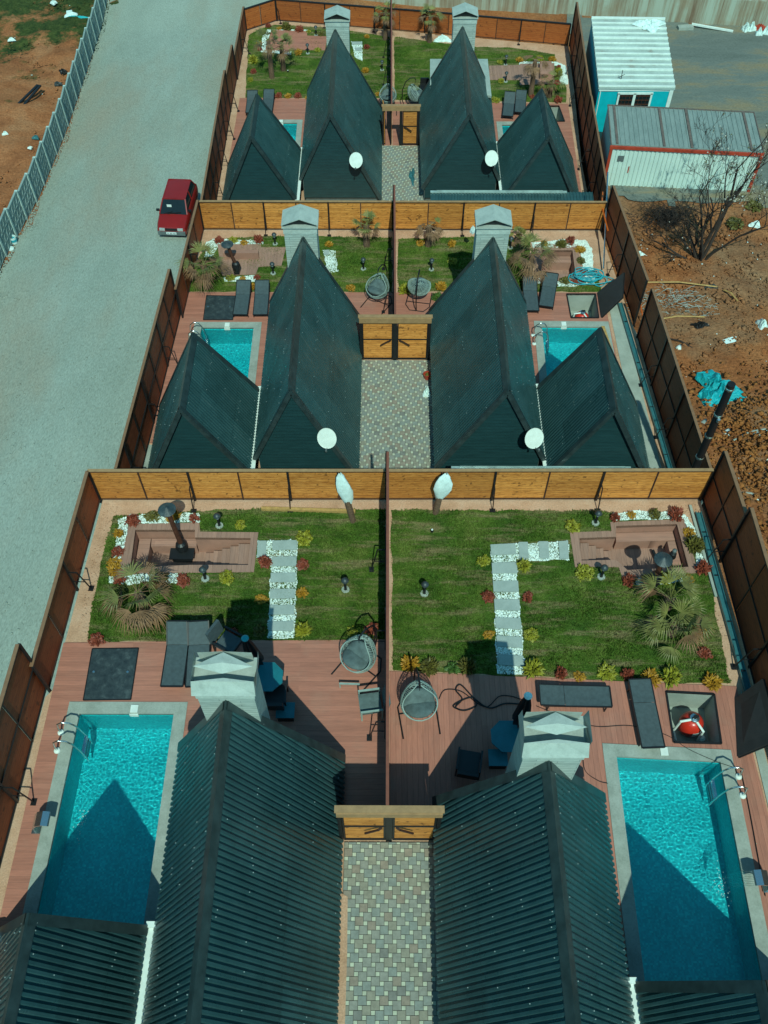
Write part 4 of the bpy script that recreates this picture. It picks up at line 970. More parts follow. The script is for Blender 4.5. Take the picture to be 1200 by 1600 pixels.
# falling water of the right spout with splash
mb = MB()
for k in range(9):
    y = 5.55-.16+.04*k; mb.tube([(8.92, y, .56), (8.72, y, .5), (8.5, y+.005, .25), (8.36, y+.01, -.09)], .006, 4)
tag(mb.build('falling_water', m_water), 'thin sheet of water falling from the nearest right spout', 'water jet')
P = np.array([(8.3+rng.normal(0, .12), 5.55+rng.normal(0, .25), -.09) for _ in range(60)])
tag(bulk('splash', OCT_V, OCT_F, P, rng.uniform(0, 6, 60), rng.uniform(.006, .018, 60), m_foam), 'white splash where the spout hits the nearest right pool', 'splash', kind='stuff')
P = np.array([(-7.75+rng.normal(0, .06), 7.0+rng.normal(0, .2), -.09) for _ in range(40)])
tag(bulk('splash', OCT_V, OCT_F, P, rng.uniform(0, 6, 40), rng.uniform(.006, .02, 40), m_foam), 'white splash under the spout of the nearest left pool', 'splash', kind='stuff')

# ---------------------------------------------------------------- sun loungers
def lounger_proto(name, back):
    t = thing(name, '', 'sun lounger', (0, 0, 0)); w, L, hb, s0 = .58, 1.25, .68, .34
    mb = MB(); nx, ny = 8, 14
    def sheet3(p0, p1, sag, nm, mat):
        mb = MB(); 
        for k in range(2):
            for j in range(ny+1):
                for i in range(nx+1):
                    u_, v_ = i/nx, j/ny; p = Vector(p0).lerp(Vector(p1), v_); mb.v.append((-w/2+w*u_, p.y, p.z-sag*math.sin(PI*u_)*math.sin(PI*v_)-.012*k))
        m_ = (nx+1)*(ny+1)
        for k in range(2):
            for j in range(ny):
                for i in range(nx):
                    a = k*m_+j*(nx+1)+i; f = (a, a+1, a+nx+2, a+nx+1); mb.f.append(f if k == 0 else f[::-1]); mb.m.append(0)
        return mb.build(nm, mat, t, smooth=True)
    sheet3((0, -L/2-.35, s0-.02), (0, L/2-.35, s0), .02, 'seat', m_fabric)
    ca, sa = math.cos(back), math.sin(back); yb = L/2-.35
    sheet3((0, yb+.012, s0+.004), (0, yb+.012+hb*ca, s0+.004+hb*sa), .015, 'backrest', m_fabric)
    mb = MB()
    for s in (-1, 1):
        x = s*(w/2+.015); mb.bar((x, -L/2-.36, s0-.02), (x, yb+.6, s0-.02), .03, .045); mb.bar((x, yb, s0), (x, yb+hb*ca, s0+hb*sa), .03, .035)
    mb.bar((-w/2, -L/2-.36, s0-.01), (w/2, -L/2-.36, s0-.01), .035); mb.bar((-w/2, yb+hb*ca, s0+hb*sa), (w/2, yb+hb*ca, s0+hb*sa), .03); mb.build('frame', m_dark, t)
    for s in (-1, 1):
        for y in (-L/2-.22, yb+.45): MB().bar((s*w/2, y, s0-.03), (s*(w/2+.02), y+.03, 0), .035).build('leg', m_dark, t)
    if back > .1:
        mb = MB(); 
        for s in (-1, 1): mb.bar((s*w/2, yb+hb*.6*ca, s0+hb*.6*sa), (s*w/2, yb+hb*.75, s0-.03), .02)
        mb.build('back_prop', m_dark, t)
    return t
LU = lounger_proto('sun_lounger', R(38)); freeze(LU); LFt = lounger_proto('sun_lounger', R(3)); freeze(LFt); LLw = lounger_proto('sun_lounger', R(20)); freeze(LLw)
gl = 'grey sun loungers on the decks'
def lg(proto, a, b_, z, label):
    A = Vector(W(*a, z+.34)); B = Vector(W(*b_, z+.34)); d = B-A; c = (A+B)/2; o = place(proto, USED, (c.x, c.y, z), math.atan2(d.y, d.x)-PI/2, label, gl); return o
lg(LU, (268, 1073), (283, 972), 0, 'left lounger of the pair by the nearest left chimney')
lg(LU, (307, 1073), (313, 972), 0, 'right lounger of the pair by the nearest left chimney')
lg(LFt, (955, 1088), (841, 1086), 0, 'lounger set sideways along the nearest right lawn edge')
lg(LFt, (1021, 1166), (999, 1062), 0, 'flat lounger pointing at the nearest right pool')
lg(LLw, (374, 497), (383, 437), Z2, 'left of the two loungers beside the slate cover')
lg(LLw, (406, 497), (411, 437), Z2, 'middle lounger nearest the tall middle left roof')
lg(LLw, (832, 492), (826, 430), Z2, 'lounger with pale-edged backrest touching the middle right roof')
lg(LLw, (852, 486), (862, 424), Z2, 'lounger left of the middle pump pit, its head over the sunken seating')
lg(LLw, (391, 184), (396, 138), Z3, 'farthest left lounger, half behind the small roof')
lg(LLw, (416, 180), (422, 138), Z3, 'second farthest left lounger, right of the one behind the small roof')
lg(LU, (793, 184), (797, 148), Z3, 'farthest right lounger with raised back, left one of its pair')
lg(LLw, (812, 183), (815, 138), Z3, 'farthest right lounger lying flatter, right one of its pair')

# ---------------------------------------------------------------- hanging egg chairs
def egg_proto(name, open_dir=1):
    t = thing(name, '', 'egg chair', (0, 0, 0))
    # basket: ovoid of wires, opening towards -y
    mb = MB(); H, z0 = 1.12, .42; NR = 26
    def rad(h): return .50*math.sin(PI*min(1, max(0, h))**.8)**.62 if 0 < h < 1 else .01
    def P(h, a): r_ = rad(h); return Vector((r_*math.sin(a), .92*r_*math.cos(a)+.10*(h-.5), z0+H*h))
    def gap(h): return .0 if h < .12 else (1.22*math.sin(PI*min(1, (h-.12)/.86))**.5)
    for k in range(1, NR):
        h = k/NR; g = gap(h); pts = [P(h+.012*math.sin(k+a*3), a) for a in np.linspace(-PI+g, PI-g, 22)]
        mb.tube(pts, .008, 4, cap=False)
    for a in np.linspace(-1.55, 1.55, 11):
        pts = [P(h, a+.12*math.sin(h*9)) for h in np.linspace(.02, .985, 20) if abs(a) < PI-gap(h)]
        if len(pts) > 2: mb.tube(pts, .008, 4, cap=False)
    for s in (-1, 1):
        mb.tube([P(h, s*(PI-gap(h))) for h in np.linspace(.12, .98, 22)], .016, 6)
    TM = Matrix.Translation((0, .05, 1.0)) @ Matrix.Rotation(R(-30), 4, 'X') @ Matrix.Translation((0, 0, -1.0)); mb.v = [tuple(TM @ Vector(p)) for p in mb.v]
    mb.build('basket', m_wicker, t)
    # cushion
    mb = MB(); nu, nv = 20, 14; rr = random.Random(3)
    for j in range(nv+1):
        for i in range(nu+1):
            a = PI*(.0+2*i/nu); b2 = PI*j/nv
            x = .36*math.sin(b2)*math.cos(a); y = .12*math.cos(b2); zz = .42*math.sin(b2)*math.sin(a)
            puff = 1+.10*math.cos(7*x*3)*math.cos(7*zz*3)
            yy = y*puff*1.2
            # bend into the bowl: lower half becomes the seat
            if zz < 0: Y, Z_ = yy*.3+.22+zz*1.25, .78+yy*.9-.02+.10*zz
            else: Y, Z_ = yy+.22+.12*zz, .78+zz*.95
            mb.v.append((x, Y, Z_))
    for j in range(nv):
        for i in range(nu):
            a = j*(nu+1)+i; mb.f.append((a, a+1, a+nu+2, a+nu+1)); mb.m.append(0)
    mb.v = [tuple(TM @ Vector((p[0]*1.22, p[1]-.12, (p[2]-.8)*1.12+.82))) for p in mb.v]
    mb.build('cushion', m_cushion, t, smooth=True)
    # stand: raking pole over the back and a wide forked foot
    mb = MB(); mb.tube([(0, .62, .04), (0, .80, .6), (0, .80, 1.2), (0, .62, 1.68), (0, .34, 1.88), (0, .1, 1.86), (0, .04, 1.74)], .026, 8)
    mb.tube([(0, .04, 1.76), (0, .05, z0+H)], .01, 5); mb.build('stand', m_dark, t, smooth=True)
    mb = MB(); mb.tube([(-.5, -.62, .03), (-.52, .3, .03), (-.3, .62, .03), (.3, .62, .03), (.52, .3, .03), (.5, -.62, .03)], .026, 8); mb.bar((-.5, .1, .03), (.5, .1, .03), .04); mb.build('foot_frame', m_dark, t, smooth=True)
    return t
EG = egg_proto('egg_chair'); freeze(EG); ge = 'hanging egg chairs'
def eg(u, v, z, rz, label):
    x, y = W(u, v, z+.95); place(EG, USED, (x, y, z), R(rz), label, ge)
eg(560, 1022, 0, -38, 'egg chair turned to the left, left of the nearest dividing fence')
eg(655, 1096, 0, 8, 'egg chair facing the camera, right of the nearest dividing fence')
eg(590, 448, Z2, -30, 'egg chair with dark cushion left of the middle dividing fence')
eg(655, 445, Z2, 170, 'egg chair seen from behind, right of the middle dividing fence')
eg(606, 148, Z3, 0, 'farthest egg chair, left of the dividing fence')
eg(650, 145, Z3, 100, 'farthest egg chair turned sideways, beside the black box')

# garden armchair with cushion
def armchair(name, loc, rz, label, cat, fm, cm, group=None, w=.62):
    t = thing(name, label, cat, loc, rz, group)
    MB().box((0, 0, .38), (w-.06, .56, .1)).build('seat', cm, t)
    mb = MB(); mb.box((0, .30, .68), (w-.06, .09, .5), M=Matrix.Translation((0, .03, 0)) @ Matrix.Rotation(R(-10), 4, 'X')); mb.build('backrest', cm, t)
    for s in (-1, 1):
        mb = MB(); mb.box((s*w/2, .02, .58), (.05, .6, .04)); mb.box((s*w/2, -.26, .29), (.04, .04, .58)); mb.box((s*w/2, .3, .29), (.04, .04, .58)); mb.build('arm', fm, t)
    mb = MB(); mb.box((0, -.27, .31), (w, .03, .05)); mb.box((0, .29, .31), (w, .03, .05)); mb.build('frame', fm, t)
    return t
armchair('garden_armchair', (*W(578, 1100, .35), 0), R(-82), 'white armchair with grey cushion against the nearest dividing fence', 'armchair', m_wicker, m_cushion)
mb = MB(); mb.bar((*W(530, 1068, .3), .3), (*W(562, 1069, .3), .3), .05, .03); mb.bar((*W(531, 1068, .3), 0), (*W(531, 1068, .3), .3), .03)
tag(mb.build('foot_rail', m_wicker), 'pale narrow footrest rail left of the white armchair', 'footrest')
# dining corners: octagonal glass tables, black tub chairs, closed parasols
def dining(u, v, label, chairs, par, lab):
    x, y = W(u, v, .73); t = thing('dining_table', label, 'table', (x, y, 0), R(22.5), 'teal octagonal tables')
    MB().lathe([(.46, .70), (.47, .715), (.46, .73)], n=8).build('table_top', m_teal, t)
    mb = MB(); 
    for a in range(4): mb.bar((.3*math.cos(a*PI/2+.8), .3*math.sin(a*PI/2+.8), .7), (.36*math.cos(a*PI/2+.8), .36*math.sin(a*PI/2+.8), 0), .04)
    mb.build('table_legs', m_black, t)
    for i, (cu, cv, rz, l) in enumerate(chairs):
        armchair('tub_chair', (*W(cu, cv, .4), 0), R(rz), l, 'chair', m_black, m_black if 'grey' not in l else m_fabric, 'tub chairs by the glass tables', .6)
    # parasol
    (bu, bv), (tu, tv) = par; bx, by = W(bu, bv, .3); tx, ty = W(tu, tv, 2.3)
    P_ = thing('closed_parasol', lab, 'parasol', (bx, by, 0), 0, 'closed black parasols'); dx, dy = tx-bx, ty-by
    MB().tube([(0, 0, 0), (dx, dy, 2.3)], .025, 8).build('pole', m_black, P_); MB().lathe([(.25, 0), (.25, .06), (.05, .1)], n=16).build('base', m_black, P_)
    mb = MB(); n = 16; o = 0
    for j, (k, r_) in enumerate(((.42, .17), (.5, .19), (.7, .15), (.85, .12), (.97, .07), (1.0, .05))):
        for i in range(n):
            a = 2*PI*i/n; rr_ = r_*(1.25 if i % 2 else .72); mb.v.append((dx*k+rr_*math.cos(a), dy*k+rr_*math.sin(a), 2.3*k))
    for j in range(5):
        for i in range(n): mb.f.append((j*n+i, j*n+(i+1) % n, (j+1)*n+(i+1) % n, (j+1)*n+i)); mb.m.append(0)
    mb.build('canopy', m_black, P_, smooth=True); return P_, (dx, dy)
P_, d_ = dining(417, 1057, 'teal octagonal table right of the nearest left chimney', [(430, 1085, 180, 'black tub chair in shadow below the left glass table'), (357, 1004, 60, 'grey tub chair tucked beside the left closed parasol')], ((411, 1052), (383, 998)), 'closed black parasol with cyan tip behind the nearest left chimney')
MB().lathe([(.09, 2.28), (.10, 2.33), (.07, 2.36)], (d_[0], d_[1], 0), 14).build('tip_cap', simple('cyan_cap', (.01, .28, .32), .5, bmp=0), P_)
P_, d_ = dining(793, 1150, 'teal octagonal table in the shade left of the nearest right chimney', [(733, 1190, 170, 'black tub chair alone in the deep shade by the right roof')], ((806, 1148), (825, 1088)), 'closed black parasol with white tip left of the nearest right chimney')
MB().lathe([(.09, 2.28), (.11, 2.33), (.07, 2.38)], (d_[0], d_[1], 0), 14).build('tip_cap', m_cloth, P_)
t = thing('low_side_table', 'teal box table half under the edge of the nearest left roof', 'side table', (*W(446, 1110, .35), 0)); MB().box((0, 0, .36), (.5, .45, .03)).build('table_top', m_teal, t); MB().box((0, 0, .17), (.42, .38, .34)).build('base', m_black, t)
t = thing('low_side_table', 'teal box table in shade beside the nearest right roof edge', 'side table', (*W(778, 1184, .35), 0)); MB().box((0, 0, .36), (.5, .45, .03)).build('table_top', m_teal, t); MB().box((0, 0, .17), (.42, .38, .34)).build('base', m_black, t)
tag(MB().box((*W(663, 141, Z3+.3), Z3+.3), (.5, .8, .6)).box((*W(663, 137, Z3+.3), Z3+.65), (.5, .1, .5)).build('storage_box', m_black), 'black box seat behind the farthest egg chair', 'box seat')
# open pale parasol in the farthest right garden
t = thing('open_parasol', 'open square pale parasol behind the farthest right tall roof', 'parasol', (*W(720, 122, Z3+2.2), Z3)); x0, y0 = t.location.x, t.location.y
c = [Vector((*W(u, v, Z3+2.2), Z3+2.2))-t.location for u, v in ((672, 132), (672, 92), (762, 92), (768, 150))]; mb = MB(); mb.add(c+[Vector((0, 0, 2.5))]+[p-Vector((0, 0, .12)) for p in c], [(0, 4, 1), (1, 4, 2), (2, 4, 3), (3, 4, 0)]+[(i, (i+1) % 4, 5+(i+1) % 4, 5+i) for i in range(4)]); mb.build('canopy', m_slab, t)
MB().tube([(0, 0, 0), (0, 0, 2.45)], .03, 8).build('pole', m_dark, t)

# ---------------------------------------------------------------- lawns, grass
def lawn(name_holes, pts, z, n, hgt=.05):
    outer = [W(u, v, z) for u, v in pts]; holes = name_holes
    # ragged outline: subdivide and jitter
    out = []
    for i in range(len(outer)):
        a, b_ = Vector(outer[i]), Vector(outer[(i+1) % len(outer)]); k = max(1, int((b_-a).length/.35))
        for j in range(k):
            p = a.lerp(b_, j/k); out.append((p.x+random.uniform(-.04, .04), p.y+random.uniform(-.04, .04)))
    struct(sheet('lawn', out, holes, z+.025, m_lawn, .03))
    xs = [p[0] for p in out]; ys = [p[1] for p in out]
    P = np.stack([rng.uniform(min(xs), max(xs), n*2), rng.uniform(min(ys), max(ys), n*2)], 1)
    ok = inside_np(P, out)
    for h in holes: ok &= ~inside_np(P, ringw(h if sum(h[i][0]*h[(i+1) % len(h)][1]-h[(i+1) % len(h)][0]*h[i][1] for i in range(len(h))) > 0 else h[::-1], .01))
    P = P[ok][:n]; m = len(P); P3 = np.concatenate([P, np.full((m, 1), z+.02)], 1)
    bv = [(-.018, 0, 0), (.018, 0, 0), (.004, .012, 1), (-.03, .01, 0), (.0, .03, 0), (-.028, .03, .8)]
    bf = [(0, 1, 2), (3, 4, 5)]
    big = np.sin(P[:, 0]*2.1+np.sin(P[:, 1]*1.3)*2)*np.cos(P[:, 1]*2.7+P[:, 0]*.8)
    h = hgt*(1+.45*big)*rng.uniform(.5, 1.4, m)
    sc = np.stack([rng.uniform(.7, 1.7, m), rng.uniform(.7, 1.7, m), h], 1)
    tag(bulk('grass', bv, bf, P3, rng.uniform(0, 2*PI, m), sc, m_blade, tilt=rng.uniform(-.5, .5, m)), kind='stuff')
slabsL = [[(443, 846), (465, 846), (464, 863), (443, 863)]]
lawn([oL], [(178, 806), (300, 800), (400, 795), (603, 797), (606, 1001), (136, 1002), (148, 940), (160, 880)], 0, 34000)
lawn([oR], [(612, 797), (760, 798), (935, 800), (1060, 806), (1100, 860), (1118, 960), (1140, 1069), (900, 1061), (613, 1047)], 0, 38000)
lawn([], [(330, 376), (420, 369), (612, 372), (613, 456), (288, 456), (300, 420)], Z2, 20000)
lawn([o2R], [(622, 374), (790, 370), (828, 378), (828, 445), (935, 436), (940, 456), (622, 456)], Z2, 16000)
lawn([], [(388, 56), (404, 46), (430, 39), (520, 44), (608, 58), (610, 153), (384, 153)], Z3, 12000)
lawn([], [(616, 58), (745, 74), (800, 75), (866, 85), (885, 138), (884, 160), (617, 156)], Z3, 12000)

# white pebble beds
def pebbles(pts, z, n, label=None, sz=(.018, .05)):
    out0 = [W(u, v, z) for u, v in pts]; out = []
    for i in range(len(out0)):
        a, b_ = Vector(out0[i]), Vector(out0[(i+1) % len(out0)]); k = max(1, int((b_-a).length/.2))
        for j in range(k): p = a.lerp(b_, j/k); out.append((p.x+random.uniform(-.035, .035), p.y+random.uniform(-.035, .035)))
    struct(sheet('pebble_bed', out, [], z+.032, m_pebble, .02))
    xs = [p[0] for p in out]; ys = [p[1] for p in out]; P = np.stack([rng.uniform(min(xs)-.05, max(xs)+.05, n*3), rng.uniform(min(ys)-.05, max(ys)+.05, n*3)], 1)
    P = P[inside_np(P, out)][:n]; m = len(P)
    tag(bulk('pebbles', ROCK_V, ROCK_F, np.concatenate([P, np.full((m, 1), z+.045)], 1), rng.uniform(0, 6.3, m), np.stack([rng.uniform(*sz, m), rng.uniform(*sz, m), rng.uniform(.012, .035, m)], 1), m_pebble), kind='stuff')
pebbles([(186, 812), (205, 806), (312, 802), (313, 817), (202, 819), (185, 896), (171, 897), (183, 840)], 0, 900)
pebbles([(172, 898), (290, 898), (280, 912), (240, 909), (200, 914), (170, 912)], 0, 420)
pebbles([(956, 802), (1010, 798), (1070, 804), (1090, 830), (1103, 885), (1092, 893), (1070, 811), (957, 814)], 0, 800)
pebbles([(985, 908), (1068, 898), (1070, 910), (1020, 914), (990, 916)], 0, 200)
pebbles([(322, 380), (336, 374), (412, 377), (410, 383), (342, 384), (333, 401), (320, 402)], Z2, 500)
pebbles([(350, 434), (402, 431), (400, 441), (352, 441)], Z2, 220)
pebbles([(830, 380), (880, 375), (915, 376), (925, 390), (928, 430), (930, 445), (900, 447), (912, 430), (905, 388), (832, 388)], Z2, 900)
pebbles([(872, 441), (905, 441), (900, 449), (872, 449)], Z2, 150); pebbles([(826, 436), (845, 434), (845, 444), (826, 445)], Z2, 80)
pebbles([(418, 47), (480, 47), (480, 51), (424, 51), (415, 76), (455, 81), (455, 86), (408, 82), (410, 60)], Z3, 350)
pebbles([(811, 97), (868, 97), (884, 104), (888, 132), (876, 133), (870, 103), (811, 102)], Z3, 350)

# stepping slabs between rows of pebbles
def slab_path(cells, z, lab, grp):
    for pts in cells:
        t = tag(MB().prism([W(u, v, z) for u, v in pts], z+.03, z+.085).build('stepping_slab', m_slab), lab, 'stepping slab', grp)
def lerpq(A, B, k): return (A[0]+(B[0]-A[0])*k, A[1]+(B[1]-A[1])*k)
def path_cells(L0, L1, R0, R1, n, frac=.58):
    out = []; gaps = []
    for i in range(n):
        k0, k1 = i/n, (i+frac)/n; out.append([lerpq(L0, L1, k0), lerpq(R0, R1, k0), lerpq(R0, R1, k1), lerpq(L0, L1, k1)])
    return out
pebbles([(403, 846), (466, 845), (460, 998), (418, 998), (424, 874), (402, 874)], 0, 900)
slab_path(path_cells((426, 847), (419, 998), (465, 846), (458, 998), 6), 0, 'pale grey slab in the nearest left garden path', 'slabs of the nearest left path')
slab_path([[(403, 847), (417, 847), (416, 873), (402, 873)]], 0, 'pale grey slab touching the nearest left sunken deck', None)
pebbles([(765, 852), (888, 846), (888, 876), (806, 876), (820, 1055), (777, 1052), (770, 880)], 0, 1300)
slab_path(path_cells((766, 853), (779, 1052), (805, 851), (819, 1056), 7), 0, 'pale grey slab in the long nearest right garden path', 'slabs of the nearest right path')
slab_path([[(810, 849), (824, 849), (826, 874), (811, 874)], [(841, 848), (856, 848), (858, 874), (843, 874)], [(872, 848), (887, 847), (888, 875), (874, 875)]], 0, 'pale grey slab in the short arm leading to the nearest right sunken deck', 'slabs of the short right arm')
pebbles([(505, 392), (524, 392), (528, 424), (512, 428)], Z2, 120); slab_path([[(506, 393), (514, 393), (515, 400), (506, 400)]], Z2, 'pale slab peeking out behind the middle left chimney', None)
pebbles([(549, 66), (566, 66), (566, 96), (555, 90)], Z3, 100); slab_path([[(549, 67), (566, 67), (566, 71), (550, 71)], [(554, 76), (565, 76), (565, 81), (556, 81)]], Z3, 'pale slab behind the farthest left chimney', 'slabs behind the farthest left chimney')

# ---------------------------------------------------------------- shrubs
def shrub_proto(kind, mat, seed, n=170, flat=.75, spiky=0.):
    rr = np.random.default_rng(seed); t = thing('shrub', '', 'shrub', (0, 0, 0))
    d = rr.normal(size=(n, 3)); d /= np.linalg.norm(d, axis=1)[:, None]; d[:, 2] = np.abs(d[:, 2])*flat+.05
    r_ = rr.uniform(.45, 1, n)**.6*(1+.22*np.sin(d[:, 0]*5+seed)*np.cos(d[:, 1]*6))
    P = d*r_[:, None]*.2; P[:, 2] += .03; mb = MB()
    for k in range(n):
        p = Vector(P[k]); nn = Vector(d[k]); s = rr.uniform(.022, .05)*(1+spiky); u_ = nn.orthogonal().normalized(); u_.rotate(Matrix.Rotation(rr.uniform(0, 6.3), 3, nn)); w_ = nn.cross(u_)
        tip = p+nn*s*(1.2+2*spiky)+u_*s*.6
        mb.add([p-u_*s*.6-w_*s*.5, p+w_*s*.7, tip, p+u_*s*.5-w_*s*.6], [(0, 1, 2), (0, 2, 3)])
    mb.build('foliage', mat, t)
    mb = MB()
    for k in range(6): a = k*1.05; mb.bar((0, 0, 0), (.1*math.cos(a), .1*math.sin(a), .14), .01)
    mb.build('stems', m_bark, t); freeze(t); return t
SH = {'y': shrub_proto('y', m_ly, 1, 330), 'o': shrub_proto('o', m_lo, 2, 200, .9, .4), 'r': shrub_proto('r', m_lr, 3, 320, .8), 'v': shrub_proto('v', m_lg, 4, 330), 'g': shrub_proto('g', m_lgreen, 5, 200, 1., .5)}
SH2 = {'y': shrub_proto('y', m_ly, 31, 210, 1.15, .35), 'o': shrub_proto('o', m_lo, 32, 260, .6, .1), 'r': shrub_proto('r', m_lr, 33, 200, 1.1, .3), 'v': shrub_proto('v', m_lg, 34, 230, 1.1, .5), 'g': shrub_proto('g', m_lgreen, 35, 260, .7, .2)}
CN = {'y': 'yellow-green', 'o': 'orange-yellow', 'r': 'red', 'v': 'olive-brown', 'g': 'fresh green'}
DEF = {'y': 1.0, 'o': .78, 'r': .88, 'v': 1.1, 'g': .8}
NL, NR_, ML, MR, FL, FR = 'nearest left garden', 'nearest right garden', 'middle left garden', 'middle right garden', 'farthest left garden', 'farthest right garden'
SHRUBS = [
 (0, NL, [(207, 813, 'r', 'at the pebble corner'), (238, 806, 'v', 'largest on the back pebble strip'), (270, 807, 'o', 'behind the flue cap'), (303, 809, 'r', 'where the back pebbles end'), (185, 833, 'o', 'upper one on the left pebble strip'), (183, 861, 'r', 'midway down the left pebble strip'), (178, 878, 'o', 'upper of two touching at the left strip'), (179, 890, 'o', 'lower of two touching at the left strip'), (187, 905, 'r', 'at the lower left pebble corner'), (249, 907, 'v', 'behind the palm fronds'), (286, 906, 'r', 'at the right end of the front pebbles'), (354, 902, 'y', 'below the pit steps'), (375, 819, 'y', 'above the pit steps'), (475, 842, 'y', 'right of the top of the path'), (414, 878, 'r', 'in the crook of the slab path'), (473, 881, 'r', 'right of the path near its top'), (472, 926, 'o', 'right of the middle of the path'), (408, 935, 'o', 'left of the path above the chimney shadow'), (473, 985, 'y', 'right of the path near the deck'), (150, 999, 'r', 'alone in the front left lawn corner'), (364, 988, 'r', 'beside the grey tub chair'), (550, 987, 'y', 'behind the egg chair basket'), (580, 982, 'r', 'between egg chair and dividing fence'), (405, 985, 'v', 'inside the chimney shadow')]),
 (0, NR_, [(895, 822, 'y', 'above the pit steps'), (961, 809, 'r', 'first on the back pebble strip'), (987, 803, 'o', 'small one on the back pebble strip'), (1023, 803, 'v', 'largest on the back pebble strip'), (1056, 804, 'r', 'at the back pebble corner'), (1077, 831, 'o', 'uppermost on the right pebble strip'), (1085, 853, 'v', 'midway down the right pebble strip'), (1098, 888, 'r', 'at the bottom of the right pebbles'), (1077, 904, 'o', 'small one right of the palms top'), (1037, 903, 'y', 'in front of the fire bowl'), (1012, 904, 'o', 'between two bushes on the front pebbles'), (983, 907, 'r', 'at the left end of the front pebbles'), (914, 894, 'y', 'below the pit steps'), (756, 876, 'y', 'left of the path corner'), (819, 884, 'y', 'inside the path corner'), (763, 932, 'r', 'left of the upper path'), (825, 932, 'r', 'right of the upper path'), (764, 990, 'o', 'left of the lower path'), (830, 991, 'y', 'right of the lower path'), (833, 1045, 'y', 'at the foot of the path'), (877, 1052, 'r', 'first on the deck edge right of the path'), (906, 1056, 'o', 'tiny one on the deck edge'), (948, 1050, 'y', 'large one above the sideways lounger'), (981, 1054, 'r', 'at the head of the flat lounger'), (1018, 1060, 'o', 'right of the flat lounger head'), (1048, 1058, 'y', 'above the pump pit'), (1113, 1066, 'o', 'last at the right end of the deck edge'), (1101, 1020, 'r', 'right of the lower palms'), (1093, 984, 'o', 'right of the upper palms'), (671, 1042, 'v', 'right of the egg chair'), (641, 1037, 'o', 'behind the egg chair'), (730, 1041, 'v', 'inside the chimney shadow'), (708, 1043, 'g', 'at the left edge of the chimney shadow')]),
 (Z2, ML, [(342, 375, 'r', 'at the back left corner'), (364, 374, 'y', 'just behind the flue cap'), (381, 378, 'o', 'right of the flue cap'), (404, 375, 'r', 'where the back pebbles end'), (321, 388, 'r', 'left of the pebbles by the fence'), (360, 433, 'y', 'between palm and lounger'), (379, 434, 'o', 'at the head of the left lounger'), (401, 432, 'r', 'at the right end of the front pebbles'), (396, 447, 'o', 'between the two loungers'), (514, 381, 'o', 'right of the chimney'), (548, 449, 'o', 'left of the egg chair')]),
 (Z2, MR, [(851, 379, 'o', 'first on the pebble strip'), (877, 381, 'v', 'large one on the back pebbles'), (891, 377, 'r', 'right behind the pebbles'), (907, 389, 'o', 'at the pebble corner'), (908, 406, 'v', 'large one on the right pebbles'), (914, 425, 'r', 'above the blue hose'), (903, 438, 'r', 'inside the hose loop'), (882, 438, 'v', 'between lounger and hose'), (706, 381, 'o', 'left of the chimney'), (707, 407, 'y', 'beside the roof edge lamp'), (689, 448, 'o', 'beside the roof edge shadow'), (633, 453, 'y', 'left of the egg chair'), (683, 464, 'g', 'on the deck edge by the roof'), (657, 378, 'o', 'beside the small palm')]),
 (Z3, FL, [(419, 40, 'r', 'in the back corner'), (436, 43, 'o', 'first of three at the back'), (448, 43, 'v', 'second of three at the back'), (468, 47, 'r', 'third of three at the back'), (482, 48, 'y', 'left of the back lamp'), (502, 52, 'v', 'right of the back lamp'), (405, 67, 'o', 'upper one at the pebble side'), (406, 76, 'r', 'lower one at the pebble side'), (396, 95, 'y', 'left of the palms'), (396, 111, 'r', 'left below the palms'), (391, 124, 'y', 'near the left fence'), (435, 149, 'r', 'first on the deck edge'), (450, 149, 'o', 'second on the deck edge'), (465, 149, 'r', 'third on the deck edge'), (481, 151, 'o', 'fourth on the deck edge'), (496, 77, 'y', 'right of the deck lamp'), (466, 82, 'o', 'below the garden deck'), (573, 73, 'r', 'right of the slabs'), (571, 110, 'o', 'by the roof edge'), (591, 146, 'o', 'left of the egg chair'), (573, 56, 'o', 'at the back right of the chimney')]),
 (Z3, FR, [(781, 96, 'y', 'left of the back lamp'), (783, 126, 'y', 'left of the front lamp'), (812, 93, 'o', 'at the left end of the pebbles'), (843, 92, 'y', 'first behind the pebbles'), (863, 92, 'o', 'second behind the pebbles'), (873, 103, 'r', 'at the pebble corner'), (873, 114, 'y', 'between two red ones on the right'), (871, 128, 'r', 'beside the right pebbles'), (878, 136, 'g', 'below the right pebbles'), (872, 156, 'r', 'on the deck edge at the right'), (774, 156, 'y', 'at the roof edge'), (832, 150, 'r', 'between lounger and small roof')]),
]
rs = random.Random(11)
for z, gname, lst in SHRUBS:
    for u, v, k, where in lst:
        x, y = W(u, v, z+.12); o = place((SH if rs.random() < .6 else SH2)[k], USED, (x, y, z+.02), rs.uniform(0, 6.3), f'{CN[k]} shrub {where}, {gname}', 'garden shrubs')
        s = DEF[k]*rs.uniform(.78, 1.2); o.scale = (s*rs.uniform(.85, 1.15), s*rs.uniform(.8, 1.2), s*rs.uniform(.75, 1.3))

